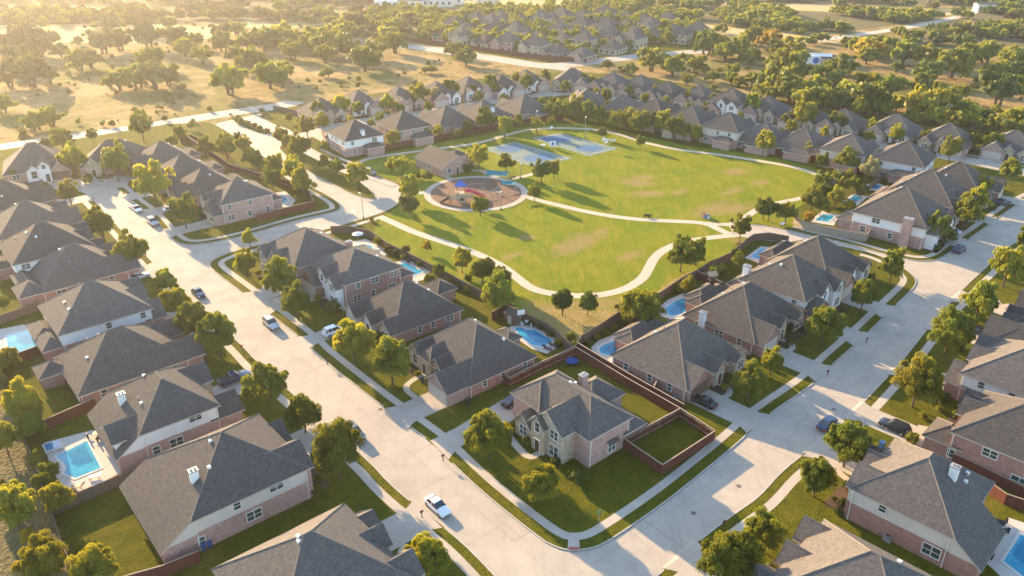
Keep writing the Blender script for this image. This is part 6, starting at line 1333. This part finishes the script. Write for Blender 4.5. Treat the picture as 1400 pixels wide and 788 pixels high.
SHRUBS = [(434, 676, 18, b_, "round clipped shrub at the brick corner below the street tree"), (791, 659, 28, d_, "dark round shrub in the curved bed of the corner house"), (545, 776, 26, b_, "bright round shrub beside the bottom walk"), (1220, 352, 0, g, ""), (517, 336, 15, b_, "round bush inside the park entrance fence"), (588, 386, 18, b_, "round bush by the blue pool's fence"), (763, 472, 13, b_, "small bright bush beside the long turquoise pool"), (788, 477, 15, b_, "round clipped bush where the park fences meet"), (980, 380, 28, g, "spreading dark green bush on the fenced back lawn"), (1103, 304, 12, b_, "bush at the end of the park path"), (1296, 331, 22, d_, "dark hedge bush in front of the tall brick chimney house"), (1228, 326, 28, d_, "dark shrubs below the tall brick chimney, left one"), (1246, 330, 26, d_, "dark shrubs below the tall brick chimney, right one"),
 (362, 350, 20, g, "bush by the corner brick house's front"), (640, 400, 12, g, "low bush by the fence of the sunny back lawn"), (458, 426, 22, d_, "dark shrubs at the tall brick house entry"), (520, 467, 18, d_, "dark shrubs below the low brick house gable"), (590, 528, 20, d_, "dark shrubs at the broad brick house entry"), (692, 592, 20, d_, "dark shrubs left of the corner house door"), (722, 608, 18, d_, "small shrub beside the corner house walk"), (760, 636, 16, d_, "shrub below the corner house stone window"), (1002, 527, 18, d_, "dark shrubs at the arched brick house entry"), (1078, 452, 18, d_, "dark shrubs in front of the white chimney house"), (1118, 420, 18, d_, "dark shrubs by the white gabled house door"),
 (1152, 690, 14, d_, "dark shrub at the cream house corner, upper one"), (1146, 703, 14, d_, "dark shrub at the cream house corner, lower one"), (1161, 672, 12, y_, "small pale bush at the cream house corner"), (1092, 745, 16, g, "shrub beside the bottom right roof, left one"), (1100, 735, 16, g, "shrub beside the bottom right roof, right one"), (1278, 556, 14, d_, "dark shrub at the east brick house, first"), (1284, 562, 12, b_, "bright shrub at the east brick house"), (1262, 572, 12, b_, "round shrub beside the black wagon's drive"), (1290, 548, 16, d_, "dark shrub at the east brick house, second"), (1312, 507, 12, b_, "pale bush at the white east house corner"), (1246, 604, 20, b_, "bright low bush below the black wagon"), (1310, 478, 14, d_, "dark bush behind the big east street tree"), (1352, 440, 12, g, "dark bush near the east drive"),
 (585, 246, 16, g, "green bush at the clubhouse corner"), (570, 245, 12, g, "second green bush at the clubhouse corner"), (600, 243, 0, g, ""), (640, 236, 16, d_, "dark bush beside the clubhouse white gable"), (508, 303, 8, g, "small shrub at the park entrance lamp"), (900, 395, 0, g, ""), (926, 398, 14, b_, "bush on the park side fence near the pools"), (865, 430, 12, o_, "small bush in the dry grass"), (843, 422, 8, o_, "low bush in the dry grass fringe"),
 (828, 459, 12, g, "hedge bush behind the freeform pool, left one"), (840, 452, 12, b_, "hedge bush behind the freeform pool, middle one"), (816, 464, 12, b_, "hedge bush behind the freeform pool, far left"), (853, 444, 14, d_, "dark hedge bush behind the freeform pool"), (804, 471, 10, g, "small hedge bush at the park fence end"), (740, 452, 12, d_, "dark vine bush on the park fence, first"), (727, 446, 12, d_, "dark vine bush on the park fence, second"), (752, 460, 12, d_, "dark vine bush on the park fence, third"), (712, 440, 12, d_, "dark vine bush on the park fence, fourth"),
 (530, 345, 12, g, "hedge bush on the middle row fence, first"), (540, 350, 11, d_, "hedge bush on the middle row fence, second"), (552, 356, 12, g, "hedge bush on the middle row fence, third"), (574, 366, 12, d_, "hedge bush on the middle row fence, fourth"), (614, 388, 12, g, "hedge bush on the middle row fence, fifth"), (625, 394, 12, d_, "hedge bush on the middle row fence, sixth"), (640, 385, 12, d_, "hedge bush on the middle row fence, seventh"),
 (325, 168, 12, g, "low hedge bush on the entrance island, first"), (332, 170, 10, g, "low hedge bush on the entrance island, second"), (340, 173, 10, g, "low hedge bush on the entrance island, third"), (348, 176, 10, o_, "low hedge bush on the entrance island, fourth"), (356, 179, 9, g, "low hedge bush on the entrance island, fifth"), (366, 182, 8, o_, "low hedge bush on the entrance island, sixth"),
 (66, 205, 20, g, "bush left of the white gabled house at the street end"), (28, 246, 26, g, "large bush in front of the white gabled house"), (120, 252, 14, b_, "bush on the lawn point at the street end"), (300, 305, 20, g, "shrub against the pink brick corner house"), (180, 242, 14, g, "small bush below the bend row's far house"), (282, 290, 16, o_, "rusty shrub at the pink brick corner house front"), (1010, 340, 12, g, "bush in the clipped pool corner"), (1004, 352, 16, d_, "dark bush by the clipped pool"), (1180, 262, 14, d_, "dark bush between the right park pools"), (1162, 284, 14, d_, "dark bush below the deep blue pool"), (1130, 290, 12, b_, "bright bush behind the teal pool"), (1122, 322, 0, g, ""), (1200, 226, 12, g, "bush at the white patio house")]
for (x, y, w, t, l) in SHRUBS:
    if w: tree(x, y, w, t, kind='bush', label=l)
_sr = random.Random(9)
def bed_and_shrubs(h, n, lod):
    u = Vector((math.cos(R(h['ang'])), math.sin(R(h['ang'])))); v = Vector((u.y, -u.x)); X = h['W'] / 2; mb = MB()
    gx = h.get('gx'); spans = [(-X + .3, X - .3)]
    if gx is not None:
        lo, hi = gx - 3.1, gx + 3.1; spans = [(p, q) for p, q in ((-X + .3, min(lo, X)), (max(hi, -X), X - .3)) if q - p > 1.2]
    for p, q in spans:
        y0, y1 = -h['fy'] - 2.0, -h['fy'] + .5
        Q = [h['c'] + v * p + u * y1, h['c'] + v * q + u * y1, h['c'] + v * (q - .3) + u * y0, h['c'] + v * (p + .3) + u * y0]
        mb.add([(t.x, t.y, GZ + .012) for t in Q], [(0, 1, 2, 3)])
        k = max(1, int(n * (q - p) / (2 * X)))
        for i in range(k):
            w = h['c'] + v * (p + (q - p) * (i + .5) / k + _sr.uniform(-.3, .3)) - u * (h['fy'] + 1.1 + _sr.uniform(0, .5))
            x, y = P((w.x, w.y, GZ)); tree(x, y, 0, _sr.choice([d_, g, d_, g, b_]), kind='bush', p=w, r=_sr.uniform(.45, .95), lod=lod, hf=_sr.uniform(.7, 1.0))
    if mb.v: props(mb.obj("planting_bed", M_bed, recalc=False), kind='structure')
for h in HS:
    if h['key'] in ('CLUB', 'M5'): continue
    near = h['key'][0] in 'LMNPRC'
    h['fy'] = h['D'] / 2 + (1.5 if near else 1.2)
    bed_and_shrubs(h, 5 if near else 2, 1 if near else 2)
# meadow oaks: z1 region (px = x/3.889)
OAKS = [(51, 178, 33, g), (72, 173, 34, g), (5, 155, 34, g), (44, 118, 52, o_), (15, 120, 40, o_), (70, 114, 26, o_), (110, 97, 36, g), (126, 93, 28, o_), (164, 124, 34, g), (190, 121, 38, g), (213, 122, 44, o_), (232, 118, 34, g), (211, 94, 36, g), (316, 130, 50, g), (345, 98, 36, g), (278, 88, 28, g), (254, 78, 28, g), (306, 71, 34, g), (324, 86, 26, g), (340, 68, 28, g), (185, 40, 22, o_), (154, 45, 24, o_), (233, 41, 22, o_), (108, 62, 15, o_), (144, 74, 40, o_), (166, 70, 36, o_), (205, 66, 46, o_), (85, 80, 26, o_), (38, 75, 50, o_), (5, 80, 40, o_), (56, 78, 36, o_), (30, 95, 40, o_), (245, 62, 30, o_), (268, 66, 26, g), (300, 54, 26, o_), (325, 50, 24, g),
 (401, 82, 33, g), (370, 121, 42, g), (385, 112, 34, g), (357, 97, 28, g), (449, 106, 18, g), (445, 86, 30, g), (478, 80, 30, g), (499, 98, 42, g), (458, 74, 46, g), (432, 74, 28, g), (514, 81, 32, g), (541, 73, 32, g), (620, 78, 24, g), (637, 90, 30, g), (581, 101, 12, b_), (590, 100, 12, g), (421, 70, 26, g), (395, 66, 30, g), (362, 70, 30, o_), (378, 64, 30, g),
 (1066, 132, 48, g), (1112, 138, 42, b_), (1135, 150, 22, b_), (1158, 144, 40, b_), (1186, 156, 52, g), (1225, 152, 28, b_), (1258, 160, 50, b_), (1287, 152, 46, g), (1364, 144, 52, d_), (1361, 111, 34, g), (1302, 107, 50, g), (1266, 116, 38, d_), (1256, 132, 40, g), (1225, 99, 16, g), (1184, 88, 26, g), (1217, 132, 38, g), (1184, 127, 34, b_), (1125, 122, 44, g), (1075, 112, 50, g), (1150, 104, 38, g), (1359, 156, 16, b_), (1392, 178, 40, b_), (1179, 79, 34, y_), (1199, 80, 28, y_), (1233, 89, 36, g), (1264, 92, 36, b_), (1287, 93, 32, g), (1205, 98, 0, g), (1328, 172, 34, b_), (1302, 176, 30, b_), (1344, 182, 26, g), (1276, 170, 30, b_), (1090, 130, 30, b_), (1046, 122, 30, d_), (1062, 108, 32, g), (1098, 108, 28, d_), (1136, 100, 26, d_), (1346, 86, 36, b_), (1385, 98, 38, g), (1395, 112, 34, d_), (1380, 86, 30, b_), (1320, 84, 28, g), (1398, 130, 22, b_),
 (890, 98, 36, g), (918, 105, 32, g), (862, 103, 20, g), (850, 101, 14, g), (949, 97, 26, g), (999, 105, 22, g), (1027, 89, 28, d_), (990, 84, 32, g), (965, 76, 40, d_), (1012, 80, 36, g), (831, 95, 16, g), (939, 117, 20, b_), (965, 100, 12, g), (1052, 70, 32, y_), (976, 124, 12, b_), (1030, 62, 30, g), (1048, 60, 26, g), (1062, 76, 26, g), (1085, 80, 34, b_), (905, 92, 24, g), (934, 88, 20, g), (984, 100, 10, b_), (1010, 120, 20, b_), (1028, 118, 24, b_), (1078, 140, 36, g), (1094, 146, 30, b_), (1122, 148, 34, g), (1150, 152, 36, d_), (1172, 158, 30, g), (1204, 160, 30, g), (1196, 150, 26, b_), (1244, 168, 26, b_), (1270, 158, 34, g), (1316, 166, 36, g), (1340, 172, 30, d_), (1360, 180, 30, b_), (1382, 188, 30, g), (1000, 116, 20, g), (975, 112, 18, g), (1040, 134, 24, b_), (1058, 138, 24, g)]
for (x, y, w, t) in OAKS:
    if w: tree(x, y, w * 1.12, t, kind='oak', z=0, name='oak_tree')
# trees strung along the belts nearest to us
from mathutils import noise as mnoise
def belt(poly, spacing, rlo, rhi, tints, limit=None, seed=1, ry=1.0, clump=None):
    pts = [G(*q) for q in poly]; x0, x1 = min(p.x for p in pts), max(p.x for p in pts); y0, y1 = min(p.y for p in pts), max(p.y for p in pts)
    rg = random.Random(seed); out = []
    y = y0
    while y < y1:
        x = x0
        while x < x1:
            q = Vector((x + rg.uniform(-.45, .45) * spacing, y + rg.uniform(-.45, .45) * spacing)); x += spacing
            if clump is not None and mnoise.noise(Vector((q.x * .022, q.y * .022, seed))) < clump: continue
            if point_in(pts, q): out.append((q, rg.uniform(rlo, rhi), rg.choice(tints)))
        y += spacing * ry
    return out
FAR_BELT = belt([(570, 54), (640, 64), (700, 74), (760, 84), (800, 82), (840, 73), (880, 65), (965, 60), (960, 40), (905, 28), (840, 23), (770, 15), (700, 14), (600, 28)], 7.5, 2.4, 3.7, [g, g, b_, g, g], seed=3)
# keep the garden trees out of the far houses
FAR_BELT = [t for t in FAR_BELT if all((t[0] - p).length > 6.0 for p, _, _ in FARH)]
NEARBELT = (belt([(360, 66), (420, 60), (470, 55), (540, 58), (560, 54), (568, 44), (520, 36), (440, 34), (370, 44)], 10, 5, 7.5, [g, o_, g, b_], seed=4, clump=-.1)
          + belt([(1165, 84), (1290, 90), (1345, 86), (1400, 92), (1400, 62), (1330, 66), (1270, 64), (1200, 64), (1150, 70)], 9.5, 4.5, 7, [g, d_, b_, g, g], seed=6, clump=.25)
          + belt([(940, 84), (1000, 84), (1060, 76), (1100, 76), (1100, 58), (1040, 52), (985, 56), (945, 66)], 9.5, 4.5, 6.5, [g, d_, g, b_], seed=8, clump=.08))
far_list = [(q, r, t) for q, r, t in FAR_BELT + NEARBELT]
far_list.sort(key=lambda t: t[0].length)
n_have = sum(1 for t in TREES if t['kind'] != 'bush'); room = max(0, 370 - n_have)
print('trees so far', n_have, 'belts', len(far_list))
for q, r, t in far_list[:room]:
    x, y = P((q.x, q.y, 0)); tree(x, y, 0, t, kind='oak', z=0, p=q, r=r, lod=2, hf=.95, name='oak_tree')
rest = far_list[room:]
WOODS = [([(-80, 36), (60, 34), (140, 32), (260, 28), (330, 28), (400, 33), (480, 32), (560, 40), (560, 20), (420, 16), (300, 16), (250, 22), (160, 22), (100, 18), (-80, 20)], 11, [o_, g, o_]),
         ([(520, 30), (580, 36), (700, 16), (760, 14), (840, 20), (900, 26), (1000, 36), (1060, 42), (1150, 45), (1200, 38), (1240, 32), (1290, 26), (1230, 22), (1130, 18), (1040, 14), (960, 8), (860, 6), (760, 10), (700, 12), (600, 18), (540, 20)], 10.5, [g, b_, g, d_]),
         ([(1160, 74), (1200, 62), (1290, 64), (1400, 70), (1460, 70), (1460, 38), (1400, 36), (1320, 42), (1240, 52), (1180, 54)], 12, [g, b_, d_, o_]),
         ([(1300, 26), (1400, 34), (1500, 34), (1500, 8), (1400, 8), (1340, 14)], 13, [g, d_, g]),
         ([(930, -2), (1050, 4), (1150, 5), (1280, 8), (1400, 8), (1500, 8), (1500, -14), (1100, -14), (900, -12)], 14, [g, d_, g]),
         ([(-150, 8), (100, 5), (300, 8), (420, 12), (520, 6), (700, -2), (900, -4), (900, -14), (500, -14), (-150, -14)], 15, [o_, g, o_]),
         ([(150, 12), (330, 12), (330, 20), (150, 18)], 13, [o_]), ([(0, 26), (180, 27), (180, 33), (0, 35)], 12, [o_, g])]
allw = rest[:]
for i, (poly, sp, tn) in enumerate(WOODS): allw += belt(poly, sp * .62, 3.0, 5.4, tn, seed=20 + i, clump=(.1 if i in (2, 3) else -.08))
for i, (poly, sp, tn) in enumerate(WOODS): sheet("wood_floor", W(poly, 0, 2, True), 0.006 + .0007 * i, M_scrub)
rgw = random.Random(77)
for _ in range(150):                               # loose trees in the far meadows
    x, y = rgw.uniform(-100, 1500), rgw.uniform(2, 62)
    if 560 < x < 980 and y > 12: continue
    q = G(x, y); allw.append((q, rgw.uniform(2.8, 5.5), rgw.choice([o_, g, g])))
print('stuff trees', len(allw))
def stuff_trees(nm, lst, label):
    bytint = {}
    for q, r, t in lst: bytint.setdefault(t, []).append((q, r))
    for t, L in bytint.items():
        base = [get_crown('oak', 3, v, t) if False else None for v in range(1)]
        Vs = []
        tm = []
        for v in range(4):
            m = crown_mesh(300 + v, 18, 16, .40, 'oak'); a = np.empty(len(m.vertices) * 3, dtype=np.float32); m.vertices.foreach_get("co", a); tm.append(a.reshape(-1, 3))
        for i, (q, r) in enumerate(L):
            a = tm[i % 4]; th = (i * 2.4) % 6.28; c, s = math.cos(th), math.sin(th); h = r * (1.25 if r > 3.6 else 2.2) * (0.85 + .3 * ((i * 37) % 10) / 10)
            Vs.append(np.stack([(a[:, 0] * c - a[:, 1] * s) * r * 1.08 + q.x, (a[:, 0] * s + a[:, 1] * c) * r * 1.08 + q.y, a[:, 2] * h], axis=1))
        v = np.concatenate(Vs).astype(np.float32); nf = len(v) // 4
        me = bpy.data.meshes.new(nm); me.vertices.add(len(v)); me.vertices.foreach_set("co", v.ravel()); me.loops.add(nf * 4); me.loops.foreach_set("vertex_index", np.arange(nf * 4, dtype=np.int32))
        me.polygons.add(nf); me.polygons.foreach_set("loop_start", np.arange(0, nf * 4, 4, dtype=np.int32)); me.polygons.foreach_set("loop_total", np.full(nf, 4, dtype=np.int32)); me.update(calc_edges=True)
        me.materials.append(LEAF[t]); o = link(nm, me); props(o, label + {'green': ' of mid green growth', 'bright': ' of bright green growth', 'dark': ' of dark green growth', 'olive': ' of hazy olive growth', 'yellow': ' of yellowish growth', 'pale': ' of pale growth'}[t], "woodland", nm.replace("_", " "), 'stuff')
rgs = random.Random(5); scrub = []
for _ in range(900):                               # low brush dotted over the dry meadows
    x, y = rgs.choice([(rgs.uniform(-60, 640), rgs.uniform(36, 190)), (rgs.uniform(860, 1460), rgs.uniform(50, 175))])
    q = G(x, y)
    if mnoise.noise(Vector((q.x * .03, q.y * .03, 2.2))) < .05: continue
    if any(point_in(pl, q) for pl in (blkA, blkQ, Z0)): continue
    scrub.append((q, rgs.uniform(.35, 1.3), rgs.choice([o_, g, o_])))
print('scrub', len(scrub))
stuff_trees("meadow_brush", scrub, "low brush")
stuff_trees("far_woods", allw, "far belt")
# grass tufts along the meadow, scrub clumps
# ------------------------------------------------------------------ labels of the trees
TW = {'green': 'green', 'bright': 'bright green', 'yellow': 'yellow', 'dark': 'dark green', 'olive': 'dull olive', 'pale': 'pale silvery'}
LM = [(h['short'], h) for h in HS]
EXTRA = [("the playground", G(651, 264)), ("the sports courts", G(755, 203)), ("the park path junction", G(1000, 318)), ("the park path loop", G(690, 380)), ("the dry park corner", G(790, 425)), ("the entrance island", G(345, 175)), ("the long median", G(440, 230)), ("the small entrance lawn", G(285, 190)), ("the right-hand park pools", G(1165, 275)), ("the freeform pools", G(875, 440)), ("the left back fence", G(30, 600)), ("the bottom left corner", G(60, 770)),
 ("the dry meadow corner, upper left", G(40, 110)), ("the country road, upper left", G(250, 150)), ("the middle of the left meadow", G(200, 95)), ("the meadow above the north row", G(480, 90)), ("the far road, upper middle", G(620, 82)), ("the white trailer", G(1120, 88)), ("the meadow right of the trailer", G(1240, 110)), ("the upper right corner", G(1370, 120)), ("the north row's right end", G(1260, 150)), ("the meadow behind the sports courts", G(900, 100)), ("the right end of the far estate", G(985, 75)), ("the far estate", G(760, 50)), ("the hazy far left meadow", G(200, 45)), ("the brown field, upper right", G(1300, 80)), ("the belt left of the far estate", G(480, 50))]
def where(t):
    p = t['p']; best = None
    for s, h in LM:
        d = (p - h['c']).length - 7
        if best is None or d < best[0]: best = (d, s, h)
    e = min(((p - q).length * (1.0 if p.length > 250 else 1.4), s) for s, q in EXTRA)
    if best[0] < 13 and best[0] < e[0] * 1.2:
        h = best[2]; u = Vector((math.cos(R(h['ang'])), math.sin(R(h['ang'])))); r = p - h['c']; yy = r.dot(u); xx = r.dot(Vector((u.y, -u.x)))
        rel = 'in front of' if yy < -h['D'] / 2 else ('behind' if yy > h['D'] / 2 else 'beside'); return rel + ' ' + best[1]
    return 'near ' + e[1]
groups = {}
for t in TREES:
    if t['lab']: continue
    sz = ('little' if t['r'] < .7 else 'low') if t['kind'] == 'bush' else 'small' if t['r'] < 2.2 else ('broad' if t['r'] > 4.6 else ('slim' if t['r'] < 2.7 else 'round'))
    k = f"{sz} {TW[t['tint']]} {'oak' if t['kind'] == 'oak' else ('shrub' if t['kind'] == 'bush' else 'tree')}"; w = where(t); groups.setdefault((k, w), []).append(t)
for (k, w), L in groups.items():
    L.sort(key=lambda t: P((t['p'].x, t['p'].y, 0))[0])
    for i, t in enumerate(L):
        if len(L) == 1: s = f"{k} {w}"
        elif len(L) == 2: s = f"{k} {w}, {'left' if i == 0 else 'right'} one of two"
        else: s = f"{k} {w}, {ORD[i] if i < 20 else 'last'} from left"
        t['o']["label"] = s
for t in TREES: t['o']["group"] = "shrubs round the houses" if t['kind'] == 'bush' else ("meadow oaks" if t['kind'] == 'oak' else "garden, street and park trees")

for o in bpy.data.objects:
    l = o.get('label')
    if l and len(l.replace('-', ' ').split()) > 16: print('LONG', o.name, l)
# ================================================================== HAZE
hz = MB(); hz.box(-1600, 1600, -250, 2600, -1.0, CAM_H + 6)
hm = bpy.data.materials.new("haze"); hm.use_nodes = True; nt = hm.node_tree
for n in list(nt.nodes):
    if n.type != 'OUTPUT_MATERIAL': nt.nodes.remove(n)
vol = nt.nodes.new("ShaderNodeVolumePrincipled"); vol.inputs['Density'].default_value = 0.00012
vol.inputs['Color'].default_value = (1.0, 0.98, 0.96, 1); vol.inputs['Anisotropy'].default_value = 0.62
nt.links.new(vol.outputs[0], nt.nodes["Material Output"].inputs['Volume']) if "Material Output" in nt.nodes else nt.links.new(vol.outputs[0], [n for n in nt.nodes if n.type == 'OUTPUT_MATERIAL'][0].inputs['Volume'])
ho = hz.obj("haze", hm); props(ho, kind='stuff')
